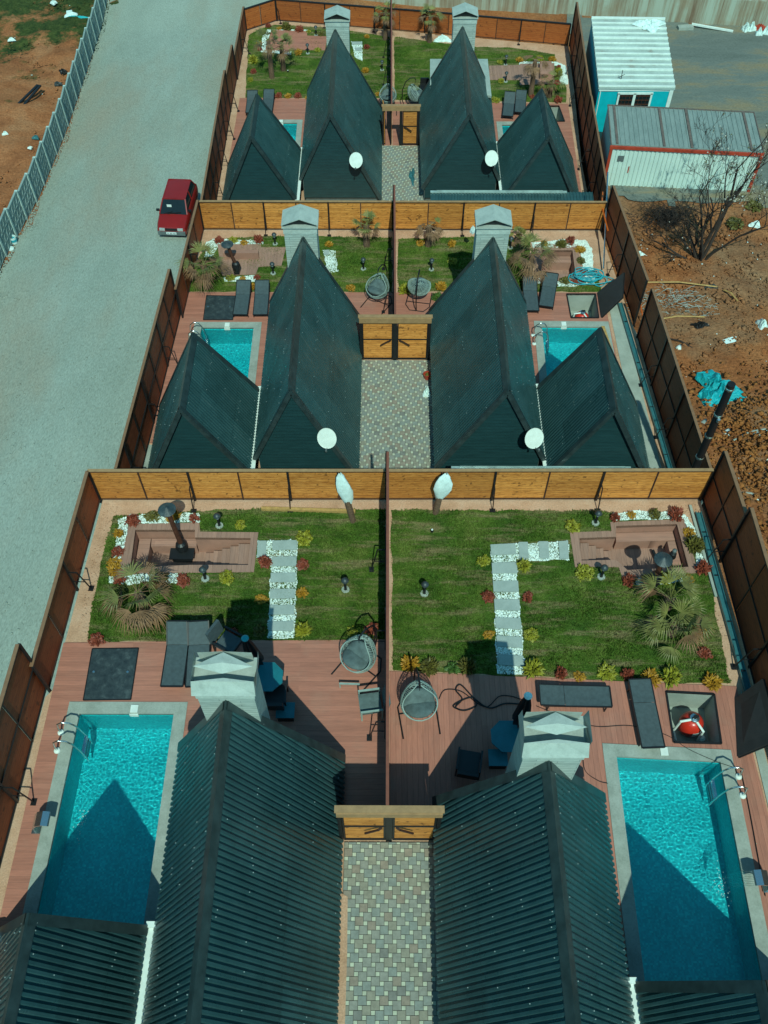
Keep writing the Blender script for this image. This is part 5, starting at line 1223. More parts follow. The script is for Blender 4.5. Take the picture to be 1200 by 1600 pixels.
# ---------------------------------------------------------------- garden bollard lamps
def lamp_proto():
    t = thing('garden_lamp', '', 'garden lamp', (0, 0, 0))
    MB().lathe([(.07, 0), (.075, .02), (.04, .04), (.04, .42)], n=12).build('post', m_black, t, smooth=True)
    MB().lathe([(.055, .42), (.06, .52)], n=12).build('lens', m_lampglass, t)
    MB().lathe([(.11, .52), (.115, .535), (.08, .60), (.02, .63)], n=16).build('hood', m_slate, t, smooth=True)
    MB().lathe([(.13, .0), (.12, .03), (.05, .035)], n=10).build('footing', m_conc, t); return t
LM = lamp_proto(); freeze(LM)
for z, u, v, lab in ((0, 343, 822, 'black lamp behind the nearest left pit steps'), (0, 321, 905, 'black lamp in front of the nearest left pit steps'), (0, 540, 922, 'black lamp in the open grass of the nearest left lawn'), (0, 663, 928, 'black lamp in the open grass of the nearest right lawn'), (0, 930, 818, 'black lamp behind the nearest right pit steps'), (0, 939, 902, 'black lamp in front of the nearest right pit steps'),
    (Z2, 430, 382, 'black lamp left of the middle left chimney, at the back'), (Z2, 427, 428, 'black lamp above the middle left loungers'), (Z2, 568, 421, 'black lamp left of the middle dividing fence'), (Z2, 674, 422, 'black lamp behind the middle right egg chair'), (Z2, 797, 388, 'black lamp right of the middle right chimney'),
    (Z3, 494, 56, 'black lamp at the back of the farthest left lawn'), (Z3, 481, 84, 'black lamp in front of the farthest left garden deck'), (Z3, 597, 110, 'thin black lamp left of the farthest dividing fence'), (Z3, 790, 102, 'black lamp behind the farthest right garden deck'), (Z3, 790, 128, 'black lamp in front of the farthest right garden deck')):
    x, y = W(u, v, z); place(LM, USED, (x, y, z+.02), 0, lab, 'black garden lamps')
for z, u, v, lab in ((0, 675, 831, 'tiny white ground spotlight behind the nearest right lawn lamp'), (Z3, 450, 113, 'tiny white ground spotlight in the farthest left lawn')):
    x, y = W(u, v, z); t = thing('ground_spotlight', lab, 'spotlight', (x, y, z+.02)); MB().lathe([(.05, 0), (.05, .08), (.04, .1)], n=12).build('housing', m_black, t); MB().lathe([(.035, .1), (.03, .115)], n=10).build('lens', m_white, t)

# ---------------------------------------------------------------- palms
def palm(u, v, z, h, nf, R_, label, seed, dry=.4, lean=(0, 0), fan=True, group='fan palms in the gardens'):
    x, y = W(u, v, z); t = thing('palm_tree', label, 'palm tree', (x, y, z), 0, group); rr = random.Random(seed)
    top = Vector((lean[0], lean[1], h))
    mb = MB(); pts = [Vector((lean[0]*k*k, lean[1]*k*k, h*k)) for k in np.linspace(0, 1, 7)]
    mb.tube(pts, [.11+.05*(1-k/6)+.012*(k % 2) for k in range(7)], 10)
    for k in range(14):
        a = k*2.4; zz = h*(.35+.045*k); p = Vector((lean[0]*(zz/h)**2, lean[1]*(zz/h)**2, zz)); mb.bar(p, p+Vector((.17*math.cos(a), .17*math.sin(a), .10)), .03)
    mb.build('trunk', m_trunk, t)
    for mat, nm, sel in ((m_frond, 'crown', 0), (m_frond2, 'dry_fronds', 1)):
        mb = MB()
        for i in range(nf):
            d_ = rr.random() < dry
            a = i*2.399+rr.uniform(-.2, .2); el = rr.uniform(-.75, .25) if d_ else rr.uniform(-.1, 1.25); Lp = R_*rr.uniform(.38, .58)
            if int(d_) != sel: 
                for _ in range(60): rr.random()
                continue
            dr = Vector((math.cos(a)*math.cos(el), math.sin(a)*math.cos(el), math.sin(el)))
            p1 = top+dr*Lp+Vector((0, 0, -.12*Lp)); mb.tube([top, top+dr*Lp*.5, p1], [.014, .01, .008], 4)
            side = dr.cross(Vector((0, 0, 1))); side = side.normalized() if side.length > .1 else Vector((1, 0, 0)); up = side.cross(dr)
            nl = 15; fl = R_*rr.uniform(.42, .6)
            for j in range(nl):
                b2 = (j/(nl-1)-.5)*2.5+rr.uniform(-.05, .05); ld_ = (dr*math.cos(b2)+side*math.sin(b2)); l2 = fl*(.75+.25*math.cos(b2))*rr.uniform(.85, 1.1)
                w_ = up.cross(ld_).normalized()*.017; drop = Vector((0, 0, -1))*l2*(.34 if d_ else .2)*rr.uniform(.6, 1.5)
                m_ = p1+ld_*l2*.55+up*.015; e_ = p1+ld_*l2*.97+drop
                mb.add([p1-w_*.35, p1+w_*.35, m_+w_, m_-w_, e_], [(0, 1, 2, 3), (3, 2, 4)])
        if mb.v: mb.build(nm, mat, t)
    return t
palm(228, 955, 0, 1.1, 20, 1.3, 'low shaggy palm with drooping brown fronds, nearest left lawn', 5, .55)
palm(1040, 950, 0, .55, 13, 1.2, 'upper of the two spread palms on the nearest right lawn', 6, .35)
palm(1048, 990, 0, .6, 15, 1.2, 'lower of the two spread palms on the nearest right lawn', 8, .4)
palm(325, 450, Z2, 1.3, 22, 1.2, 'shaggy brown palm at the middle left fence', 9, .6)
palm(826, 432, Z2, 1.25, 22, 1.25, 'shaggy brown palm over the middle right sunken seating', 12, .6)
palm(573, 384, Z2, 1.15, 14, .8, 'small green-topped palm at the golden fence, left of the middle divider', 13, .3)
palm(669, 384, Z2, 1.1, 14, .8, 'small brownish palm at the golden fence, right of the middle divider', 14, .7)
palm(425, 122, Z3, 2.3, 18, 1.05, 'taller left palm of the pair by the farthest left loungers', 15, .45)
palm(443, 110, Z3, 1.5, 18, 1.0, 'shorter right palm of the pair by the farthest left loungers', 16, .3)
palm(602, 62, Z3, 1.7, 16, .95, 'thin-leaved palm at the farthest fence, left of the divider', 17, .4)
palm(671, 66, Z3, 1.6, 18, 1.0, 'green palm at the farthest fence, right of the divider', 18, .25)
palm(829, 150, Z3, 2.2, 16, 1.0, 'tall brown palm behind the two farthest right loungers', 19, .8)
palm(858, 152, Z3, 1.0, 15, 1.0, 'low yellowish palm right of the tall brown one', 20, .3)
palm(808, 378, Z2, .3, 12, .6, 'tiny green palm between chimney and fence, middle right', 21, .1)
# young palms wrapped in white cloth
def wrapped(bu, bv, tu, tv, label, seed, w=.3):
    x, y = W(bu, bv, 0); t = thing('wrapped_palm', label, 'wrapped palm', (x, y, 0), 0, 'young palms wrapped in white cloth'); yt = y+.1
    d = _ray(tu, tv); k = yt/d[1]; T = Vector((d[0]*k-x, yt-y, CH+d[2]*k)); rr = random.Random(seed); mid = T*.42
    MB().tube([(0, 0, 0), mid*.5, mid, T*.6], [.09, .10, .09, .06], 10).build('trunk', m_trunk, t)
    mb = MB(); n = 14; ks = (.38, .5, .65, .8, .92, 1.0); rd = (.10, w*.8, w, w*.9, w*.6, .04)
    for j, (kk, r_) in enumerate(zip(ks, rd)):
        for i in range(n):
            a = 2*PI*i/n; q_ = r_*(1+.16*math.sin(a*3+j)+rr.uniform(-.09, .09)); p = T*kk; mb.v.append((p.x+q_*math.cos(a), p.y+q_*.5*math.sin(a), p.z+.04*math.sin(a*2)))
    for j in range(5):
        for i in range(n): mb.f.append((j*n+i, j*n+(i+1) % n, (j+1)*n+(i+1) % n, (j+1)*n+i)); mb.m.append(0)
    mb.build('wrapping', m_cloth, t, smooth=True)
wrapped(552, 815, 531, 740, 'young palm wrapped in white cloth leaning left, nearest left garden', 1, .22)
wrapped(680, 802, 697, 740, 'young palm wrapped in white cloth leaning right, nearest right garden', 2, .27)
def crumple(name, c, sx, sy, h, mat, label, cat, seed, n=14, group=None, kind=None):
    """crumpled cloth / bag: a bumpy closed heap"""
    rr = random.Random(seed); mb = MB(); 
    for j in range(n+1):
        for i in range(n*2):
            a = PI*i/n; r_ = j/n; f_ = 1+.3*math.sin(a*3+seed)+.14*math.sin(a*7+seed*2)+rr.uniform(-.07, .07)
            z = h*(1-r_**2)*(1+.35*math.sin(a*5+r_*9+seed))+rr.uniform(-.12, .12)*h*(r_ < .95)
            mb.v.append((c[0]+sx*r_*f_*math.cos(a), c[1]+sy*r_*f_*math.sin(a), c[2]+max(z, 0)-(.03 if j == n else 0)))
    for j in range(n):
        for i in range(n*2): mb.f.append((j*n*2+i, (j+1)*n*2+i, (j+1)*n*2+(i+1) % (n*2), j*n*2+(i+1) % (n*2))); mb.m.append(0)
    return tag(mb.build(name, mat), label, cat, group, kind)
crumple('fallen_cloth', (*W(691, 63, Z3), Z3), .55, .3, .25, m_cloth, 'white cloth heap at the farthest fence beside the chimney', 'cloth', 3)

# ---------------------------------------------------------------- precast panel wall along the road
def precast_wall():
    A = Vector(W(-30, 470, -4.6)); B = Vector((-19.3, 72)); pts = [Vector((-17.95, 20)), Vector((-17.85, 34)), Vector((-17.62, 40)), Vector((-17.9, 47)), Vector((-18.9, 61)), Vector((-19.6, 72))]
    t = thing('precast_wall', 'pale teal precast concrete panel wall along the gravel road', 'wall', (pts[0].x, pts[0].y, zout(20))); O = t.location.copy()
    L = [0]; 
    for a, b_ in zip(pts, pts[1:]): L.append(L[-1]+(b_-a).length)
    def at(s):
        for i in range(len(pts)-1):
            if s <= L[i+1]: return pts[i].lerp(pts[i+1], (s-L[i])/(L[i+1]-L[i]))
        return pts[-1]
    st = 1.62; n = int(L[-1]/st); H = 1.55
    for k in range(n):
        a, b_ = at(k*st), at((k+1)*st); za, zb = zout(a.y), zout(b_.y); zm = (za+zb)/2
        mb = MB(); mb.box((*a, za+H/2+.03), (.14, .14, H+.1)); p = mb.build('post', m_precastpost, t); p.location = -O
        # stepped panel with lattice relief
        d = (b_-a); ang = math.atan2(d.y, d.x); c = (a+b_)/2
        mb = MB(); M = Matrix.Translation((c.x, c.y, zm)) @ Matrix.Rotation(ang, 4, 'Z'); w = d.length-.14
        mb.box((0, 0, H/2), (w, .05, H), M=M); mb.box((0, 0, H-.03), (w, .09, .07), M=M)
        for r_ in range(3):
            z0 = .04+r_*.5
            mb.box((0, -.035, z0), (w, .03, .035), M=M)
            for q_ in range(4):
                x0 = -w/2+q_*w/4; 
                mb.bar(M @ Vector((x0, -.03, z0)), M @ Vector((x0+w/8, -.03, z0+.47)), .035, .03); mb.bar(M @ Vector((x0+w/8, -.03, z0+.47)), M @ Vector((x0+w/4, -.03, z0)), .035, .03)
        p = mb.build('panel', m_precast, t); p.location = -O
precast_wall()
# stained retaining wall across the far end, higher ground behind it
wp = [(-3.5, 65.4), (2, 64.2), (11.9, 63.1), (18.6, 62.05), (25.3, 61.3), (40, 60), (90, 58)]
mb = MB()
for (xa, ya), (xb, yb) in zip(wp, wp[1:]):
    n = max(1, int((xb-xa)/2))
    for k in range(n):
        p = (xa+(xb-xa)*k/n, ya+(yb-ya)*k/n); q_ = (xa+(xb-xa)*(k+1)/n, ya+(yb-ya)*(k+1)/n); zt = -6.35
        zt = -6.35
        mb.add([(*p, -8.4), (*q_, -8.4), (*q_, zt), (*p, zt), (p[0], p[1]+.35, zt), (q_[0], q_[1]+.35, zt)], [(0, 1, 2, 3), (3, 2, 5, 4)])
tag(mb.build('retaining_wall', m_stain), 'long stained concrete retaining wall behind the blue cabin', 'retaining wall')
up = MB(); 
xs_ = np.arange(-3.5, 90, 1.0); 
for i, x in enumerate(xs_):
    yb = float(np.interp(x, [a for a, _ in wp], [b_ for _, b_ in wp]))+.35
    for j in range(12): up.v.append((x, yb+[0, .8, 1.6, 2.4, 3.4, 4.6, 6, 8, 12, 20, 40, 120][j], -6.36+(0 if j == 0 else .35*noise2(x, yb+j, .5)+.12*j*.3)))
for i in range(len(xs_)-1):
    for j in range(11): a = i*12+j; up.f.append((a, a+12, a+13, a+1)); up.m.append(0)
m_bank = blotch('bank_soil', [(.3, (.10, .07, .05)), (.5, (.20, .16, .12)), (.75, (.27, .24, .19))], .6, 8, .5, .95, .9, .06, .1)
struct(up.build('upper_ground', m_bank, smooth=True))
# concrete sill and junk on the upper ground
slb = MB().bar((19.5, 62.9, -6.2), (27, 62.2, -6.2), .25, .18).build('concrete_sill', m_conc); tag(slb, 'brownish concrete sill lying above the stained wall', 'sill')
t = thing('scrap_heap', 'grey scrap box and black hose coil above the stained wall', 'scrap', (23.9, 63.0, -6.1))
MB().box((0, 0, .25), (.8, .5, .4)).box((.15, -.5, .1), (.5, .3, .2)).build('box', m_greyplastic, t)
mb = MB()
for k in range(6): mb.tube([(1.6+.5*math.cos(a)*(1-.05*k), .0+.5*math.sin(a)*(1-.05*k), .3+.07*k) for a in np.linspace(0, 2*PI, 18)], .03, 5)
mb.build('hose_coil', m_cable, t)

# ---------------------------------------------------------------- container cabins
def quadbox(name, base, z, H, mats, parent, wall=True): 
    return MB().prism(base, z, z+H).build(name, mats, parent)
zb = -6.2; b0 = Vector((11.35, 46.85)); b1 = Vector((15.3, 46.8)); b2 = Vector((15.95, 53.8)); b3 = Vector((11.85, 53.9))
t = thing('site_cabin', 'cyan site cabin with ribbed worn white roof and barred window', 'cabin', (b0.x, b0.y, zb))
L0 = lambda p, z=0: Vector((p.x-b0.x, p.y-b0.y, z))
MB().prism([(L0(p).x, L0(p).y) for p in (b0, b1, b2, b3)], -.8, 2.48).build('walls', m_bluehouse, t)
mb = MB(); mb.prism([(L0(p).x+ox, L0(p).y+oy) for p, ox, oy in ((b0, -.06, -.08), (b1, .06, -.08), (b2, .06, .06), (b3, -.06, .06))], 2.48, 2.6)
mb.build('roof', m_worn, t); mb = MB(); n = 13
for k in range(n+1):
    a = b0.lerp(b3, k/n); c = b1.lerp(b2, k/n); mb.bar(L0(a, 2.63)+Vector((-.06, 0, 0)), L0(c, 2.63)+Vector((.06, 0, 0)), .11 if k % 2 else .07, .10 if k % 2 else .06)
mb.build('roof_ribs', m_white, t)
mb = MB()
for p in (b0, b1): mb.box(L0(p, 1.2)+Vector((.1 if p is b0 else -.08, -.02, 0)), (.2 if p is b1 else .04, .05, 2.5))
mb.box(((b1-b0).length/2, -.03, 2.42), ((b1-b0).length, .05, .13)); mb.build('corner_trim', m_white, t)
mb = MB()
x0, x1, z0, z1 = 1.1, 2.85, 1.0, 2.25
mb.box(((x0+x1)/2, -.085, z1), (x1-x0+.14, .06, .1)); mb.box(((x0+x1)/2, -.085, z0), (x1-x0+.14, .06, .1)); mb.box((x0, -.085, (z0+z1)/2), (.1, .06, z1-z0)); mb.box((x1, -.085, (z0+z1)/2), (.1, .06, z1-z0)); mb.box((1.95, -.085, (z0+z1)/2), (.14, .06, z1-z0))
wf = mb.build('window', m_white, t)
MB().box(((x0+x1)/2, -.06, (z0+z1)/2), (x1-x0, .03, z1-z0)).build('pane', m_glass, wf)
mb = MB()
for k in range(5): 
    for xa, xb in ((1.18, 1.86), (2.04, 2.78)): mb.bar((xa, -.10, z0+.15+k*.24), (xb, -.10, z0+.15+k*.24), .03)
for xx in (1.3, 1.5, 1.7, 2.2, 2.4, 2.6): mb.bar((xx, -.095, z0+.05), (xx, -.095, z1-.05), .018)
mb.build('window_bars', m_rust, wf)
crumple('torn_sheet', (15.0, 53.0, zb+2.66), .75, .6, .22, m_cloth, 'torn white sheet flapping on the far corner of the ribbed white roof', 'plastic sheet', 6)
t2 = thing('roof_cross', 'thin black aerial stub on the front edge of the ribbed white roof', 'aerial', (12.55, 47.4, zb+2.6)); MB().tube([(0, 0, 0), (0, .05, .55)], .02, 5).build('mast', m_dark, t2); mb = MB(); mb.tube([(-.2, 0, .15), (.15, 0, .35)], .015, 5); mb.build('crossbar', m_dark, t2)

zc = -5.8; c0, c1, c2, c3 = Vector((11.12, 41.13)), Vector((18.5, 40.5)), Vector((18.9, 44.1)), Vector((11.35, 44.5)); ax = (c1-c0).normalized(); ang = math.atan2(ax.y, ax.x); Lc = (c1-c0).length; Wc = 3.45
t = thing('storage_container', 'white container with red trim and grey panelled roof', 'container', (c0.x, c0.y, zc), ang)
MB().box((Lc/2, Wc/2, 1.2), (Lc-.04, Wc-.04, 2.5)).build('walls', m_contw, t)
mb = MB()
for k in range(34):
    x = .18+k*(Lc-.36)/33; mb.box((x, 0, 1.25), (.10, .035, 2.3))
mb.build('wall_ribs', m_contw, t)
mb = MB(); mb.box((Lc/2, -.03, 2.4), (Lc+.1, .1, .15)); mb.box((Lc/2, -.03, .08), (Lc+.1, .1, .16)); mb.box((.04, -.03, 1.24), (.14, .1, 2.18)); mb.box((Lc-.04, -.03, 1.24), (.14, .1, 2.18)); mb.box((Lc+.02, Wc/2, 2.4), (.1, Wc, .14)); mb.build('red_trim', m_redtrim, t)
mb = MB(); mb.box((Lc/2, Wc/2, 2.49), (Lc, Wc-.1, .05)); 
for k in range(30): mb.box((.25+k*(Lc-.5)/29, Wc/2, 2.53), (.035, Wc-.15, .03))
r_ = mb.build('roof', m_controof, t)
mb = MB()
for x in (.3, 2.6, 3.95, Lc-.55): mb.box((x, Wc/2, 2.555), (.12, Wc-.1, .02))
mb.bar((0, .0, 2.53), (0, Wc, 2.53), .05); mb.bar((0, Wc-.03, 2.53), (Lc, Wc-.03, 2.53), .06); mb.bar((Lc, 0, 2.53), (Lc, Wc, 2.53), .05); mb.build('roof_seams', simple('rusty_seam', (.13, .095, .08), .8, var=.3), r_)
mb = MB(); mb.box((.62, -.035, 1.8), (.3, .02, .3)); mb.build('vent', m_greyplastic, t)
mb = MB(); mb.box((1.12, -.035, 1.2), (.05, .02, .35), M=None); mb.build('rust_mark', m_redtrim, t)
# poles and sacks by the far wall
tag(MB().bar((*W(1080, 41, -7.9), -7.75), (*W(1145, 50, -7.9), -7.85), .14, .1).build('white_beam', m_white), 'long white beam lying at the foot of the stained wall', 'beam')
tag(MB().box((*W(1070, 46, -8), -7.9), (1.0, .4, .25), .1).build('concrete_block', m_conc), 'grey concrete block at the left end of the white beam', 'block')
for i, (u, v, l) in enumerate(((1164, 49, 'white sack, leftmost of the row by the stained wall'), (1173, 48, 'white sack, second from left by the stained wall'), (1184, 57, 'white sack lying in front of the others by the stained wall'), (1195, 55, 'white sack cut near the right edge by the stained wall'))):
    crumple('sack', (*W(u, v, -8), -8.0), .26, .3, .45, m_cloth, l, 'sack', 20+i, 8, 'sacks by the stained wall')
crumple('rubble_heap', (*W(1186, 47, -8), -8.0), .5, .3, .3, m_redtrim, 'small reddish brick rubble heap between the white sacks', 'rubble', 31, 8)

# ---------------------------------------------------------------- dead-looking blossoming tree
def tree():
    x, y, z = G(1093, 408); t = thing('blossom_tree', 'bare dark tree with white blossom beside the white container', 'tree', (x, y, z)); rr = random.Random(21)
    tr = MB(); br = MB(); tips = []
    def grow(p, d, L, r_, dep, target):
        segs = 5; pts = [p.copy()]; rs_ = [r_]; dd = d.copy()
        for k in range(segs):
            dd = (dd+Vector((rr.uniform(-.22, .22), rr.uniform(-.22, .22), rr.uniform(-.08, .16)))).normalized(); pts.append(pts[-1]+dd*L/segs); rs_.append(max(.006, r_*(1-.5*(k+1)/segs)))
        (tr if dep == 0 else br).tube(pts, rs_, 7 if dep < 2 else 4, cap=False)
        if dep >= 2: tips.extend(pts[2:])
        if dep < 5:
            for k in range(3 if dep < 3 else 3):
                i = rr.randint(2, segs); a = rr.uniform(0, 2*PI); s = rr.uniform(.45, 1.0)
                o = dd.orthogonal().normalized(); o.rotate(Matrix.Rotation(a, 3, dd)); nd = (dd+o*s+Vector((0, 0, .12))).normalized()
                grow(pts[i], nd, L*rr.uniform(.42, .66), rs_[i]*.68, dep+1, target)
    for d, L, r_ in (((.02, .0, 1), 2.6, .085), ((.14, .12, 1), 2.7, .075), ((-.55, .25, .75), 1.7, .08), ((-.12, .35, .9), 1.9, .06), ((-.95, .15, .3), 1.7, .06), ((-.8, .5, .45), 1.5, .05), ((.42, .0, 1), 2.3, .05), ((.0, -.1, 1), 2.2, .05)):
        grow(Vector((rr.uniform(-.12, .12), rr.uniform(-.1, .1), -.1)), Vector(d).normalized(), L*(1.6 if d[2] > .85 else 1.15), r_*1.15, 0, None)
    tr.build('trunk', m_bark, t); br.build('branches', m_bark, t)
    mb = MB(); lf = MB()
    for p in tips:
        if p.x < -1.1 and rr.random() < .8: continue
        for _ in range(1):
            if rr.random() < (.01 if p.z < 3.6 or p.x < -.9 else .16):
                q_ = p+Vector((rr.gauss(0, .05), rr.gauss(0, .05), rr.gauss(0, .05))); s = rr.uniform(.018, .045)
                a = Vector((rr.uniform(-1, 1), rr.uniform(-1, 1), rr.uniform(-1, 1))).normalized()*s; b_ = a.orthogonal().normalized()*s
                (mb if rr.random() < .6 else lf).add([q_-a, q_-b_, q_+a, q_+b_], [(0, 1, 2, 3)])
    mb.build('blossom', m_blossom, t); lf.build('leaves', m_lg, t)
tree()
# cut brush lying left of the tree
P0 = G(1040, 345); mb = MB(); rr = random.Random(5)
for k in range(1300):
    a = rr.uniform(0, 2*PI); r_ = abs(rr.gauss(0, 1)); p = Vector((P0[0]+1.5*r_*math.cos(a)*.7, P0[1]+1.3*r_*math.sin(a)*.6, P0[2]+rr.uniform(.03, .45)*max(.1, 1-r_/2.5))); d = Vector((rr.uniform(-1, 1), rr.uniform(-1, 1), rr.uniform(-.3, .3)))*rr.uniform(.2, .55)
    mb.tube([p, p+d*.5+Vector((0, 0, .05)), p+d], [.014, .01, .004], 3, cap=False)
tag(mb.build('cut_brush', m_bark), 'dark tangle of cut twigs on the dirt left of the tree', 'brushwood', kind='stuff')
for u, v, lab, sd in ((1178, 325, 'dry olive weed clump right of the tree', 1), (1148, 352, 'small dark weed clump on the dirt right of the trunk', 2)):
    x, y, z = G(u, v); o = place(SH['v'], USED, (x, y, z), sd, lab, 'weed clumps on the dirt'); o.scale = (2, 2, 1.5); o['category'] = 'weed'

# ---------------------------------------------------------------- red hatchback parked on the road
def car():
    z = zout(36.6)+.03; t = thing('parked_car', 'old red hatchback parked on the gravel road, nose to the camera', 'car', (-10.12, 37.75, z), R(-3)); t.scale = (.92, .9, .92)
    wv = .80; L = 3.75   # nose at -y
    st = [(-L/2, .70*wv, .38, .60), (-L/2+.06, .93*wv, .24, .72), (-L/2+.35, .98*wv, .2, .82), (-L/2+1.0, wv, .18, .90), (-.35, wv, .18, .93), (.9, wv, .18, .93), (1.6, .98*wv, .2, .92), (L/2-.08, .95*wv, .26, .88), (L/2, .86*wv, .36, .80)]
    mb = MB(); n = 12
    for y, w_, zl, zh in st:
        prof = [(-w_*.86, zl), (-w_*.99, zl+.1), (-w_, (zl+zh)/2), (-w_*.97, zh-.08), (-w_*.9, zh-.015), (-w_*.5, zh+.015), (w_*.5, zh+.015), (w_*.9, zh-.015), (w_*.97, zh-.08), (w_, (zl+zh)/2), (w_*.99, zl+.1), (w_*.86, zl)]
        mb.v += [(a, y, b_) for a, b_ in prof]
    for i in range(len(st)-1):
        for j in range(n): a = i*n+j; mb.f.append((a, (i*n+(j+1) % n), ((i+1)*n+(j+1) % n), (i+1)*n+j)); mb.m.append(0)
    mb.f += [tuple(range(n)), tuple(range((len(st)-1)*n, len(st)*n))[::-1]]; mb.m += [0, 0]
    body = mb.build('body', m_carred, t, smooth=True)
    # cabin: red roof and pillars round dark glass
    yb0, yb1, yt0, yt1, zt = -.95, 1.62, -.30, 1.35, 1.38; wb, wt = .72, .58
    lo = [(-wb, yb0, .90), (wb, yb0, .90), (wb, yb1, .90), (-wb, yb1, .90)]; hi = [(-wt, yt0, zt), (wt, yt0, zt), (wt, yt1, zt), (-wt, yt1, zt)]
    V8 = lo+hi
    def pane(ids, nm): mb = MB(); mb.add([V8[i] for i in ids], [(0, 1, 2, 3)]); return mb.build(nm, m_glass, t)
    pane((0, 1, 5, 4), 'windscreen')
    pane((1, 2, 6, 5), 'side_window'); pane((3, 0, 4, 7), 'side_window'); pane((2, 3, 7, 6), 'rear_window')
    mb = MB()
    rx = [(-wt, yt0, zt), (0, yt0-.03, zt+.035), (wt, yt0, zt), (wt+.02, .5, zt+.01), (wt, yt1, zt), (0, yt1+.02, zt+.03), (-wt, yt1, zt), (-wt-.02, .5, zt+.01), (0, .5, zt+.06)]
    mb.add(rx, [(0, 1, 8, 7), (1, 2, 3, 8), (8, 3, 4, 5), (7, 8, 5, 6)]); mb.build('roof', m_carred, t, smooth=True)
    mb = MB()
    V = [Vector(p) for p in lo+hi]
    for a, b_ in ((0, 4), (1, 5), (2, 6), (3, 7), (4, 5), (6, 7)): mb.bar(V[a], V[b_], .06, .05)
    for s in (0, 1): mb.bar(V[4+s if s == 0 else 5], V[7 if s == 0 else 6], .05, .04)
    for s in (-1, 1): mb.bar((s*.725, .35, .9), (s*.6, .42, zt-.02), .05)
    mb.build('pillars', m_carred, t)
    mb = MB(); mb.box((0, -L/2+.0, .42), (1.42, .12, .2)); mb.box((0, -L/2-.03, .40), (1.2, .08, .08)); mb.build('front_bumper', m_greyplastic, t)
    mb = MB(); mb.box((0, L/2, .45), (1.4, .1, .18)); mb.build('rear_bumper', m_greyplastic, t)
    mb = MB(); mb.box((0, -L/2+.02, .63), (.62, .06, .12)); 
    g = mb.build('grille', m_black, t)
    for s in (-1, 1):
        MB().box((s*.47, -L/2+.03, .63), (.28, .07, .14)).build('headlight', m_chrome, t); MB().box((s*.5, -L/2-.035, .36), (.16, .04, .05)).build('fog_lamp', m_chrome, t)
        mb = MB(); mb.box((s*.84, -.72, .98), (.16, .09, .11)); mb.build('wing_mirror', m_black, t)
        for y in (-1.15, 1.15):
            M = Matrix.Translation((s*.72, y, .27)) @ Matrix.Rotation(PI/2, 4, 'Y')
            w_ = MB().lathe([(.2, -.08), (.27, -.07), (.28, 0), (.27, .07), (.2, .08)], n=20, M=M).build('wheel', m_black, t, smooth=True); MB().lathe([(.02, .09*s), (.17, .085*s)] if s > 0 else [(.17, -.085), (.02, -.09)], n=14, M=M).build('rim', m_steel, w_)
    pl = MB().box((0, -L/2-.075, .47), (.52, .015, .12)).build('number_plate', m_plate, t)
    mb = MB()
    for x in (-.2, -.15, -.07, -.02, .03, .1, .15, .2): mb.box((x, -L/2-.084, .47), (.028, .006, .07))
    mb.build('plate_characters', m_black, pl)
    mb = MB(); mb.bar((-.3, -.99, .96), (.4, -.9, 1.0), .03); mb.bar((-.5, -.97, .94), (-.05, -.88, 1.02), .02); mb.build('wipers', m_black, t)
    MB().box((-.22, -.62, 1.17), (.24, .012, .14), M=Matrix.Translation((0, -.03, .03)) @ Matrix.Rotation(0, 4, 'X')).build('windscreen_card', m_white, t)
car()

# ---------------------------------------------------------------- hoses, pipes, cables
def cable(pts, z, r_, mat, label, cat='cable', name='cable'):
    P = [W3(u, v, z) for u, v in pts]; out = []
    for i in range(len(P)-1):      # Catmull-Rom
        p0, p1, p2, p3 = P[max(i-1, 0)], P[i], P[i+1], P[min(i+2, len(P)-1)]
        for k in range(6):
            s = k/6; out.append(.5*((2*p1)+(p2-p0)*s+(2*p0-5*p1+4*p2-p3)*s*s+(3*p1-p0-3*p2+p3)*s**3))
    out.append(P[-1]); mb = MB(); mb.tube(out, r_, 6); return tag(mb.build(name, mat, smooth=True), label, cat)
cable([(686, 1092), (695, 1078), (720, 1080), (745, 1098), (762, 1104), (780, 1088), (800, 1088), (822, 1096)], .06, .014, m_cable, 'thin black cable from egg chair to closed white-tipped parasol')
cable([(822, 1101), (790, 1099), (765, 1106), (742, 1092), (720, 1070), (712, 1078), (722, 1092), (712, 1105), (726, 1110), (744, 1102), (738, 1090), (722, 1094), (708, 1103), (718, 1109)], .065, .022, m_cable, 'thick black hose looped in the chimney shadow on the right deck', 'hose', 'garden_hose')
cable([(838, 1103), (880, 1120), (930, 1135), (985, 1134), (1040, 1148), (1075, 1170), (1120, 1190), (1150, 1200)], .065, .008, m_cable, 'thin dark cable crossing from the sideways lounger to the right ladder')
cable([(911, 1182), (915, 1205), (935, 1220), (950, 1224)], .07, .008, m_cable, 'short cable curling off the nearest right roof to the pool edge')
cable([(1158, 1205), (1170, 1260), (1183, 1330), (1196, 1400)], .07, .012, m_cable, 'dark cable running down the far right deck edge')
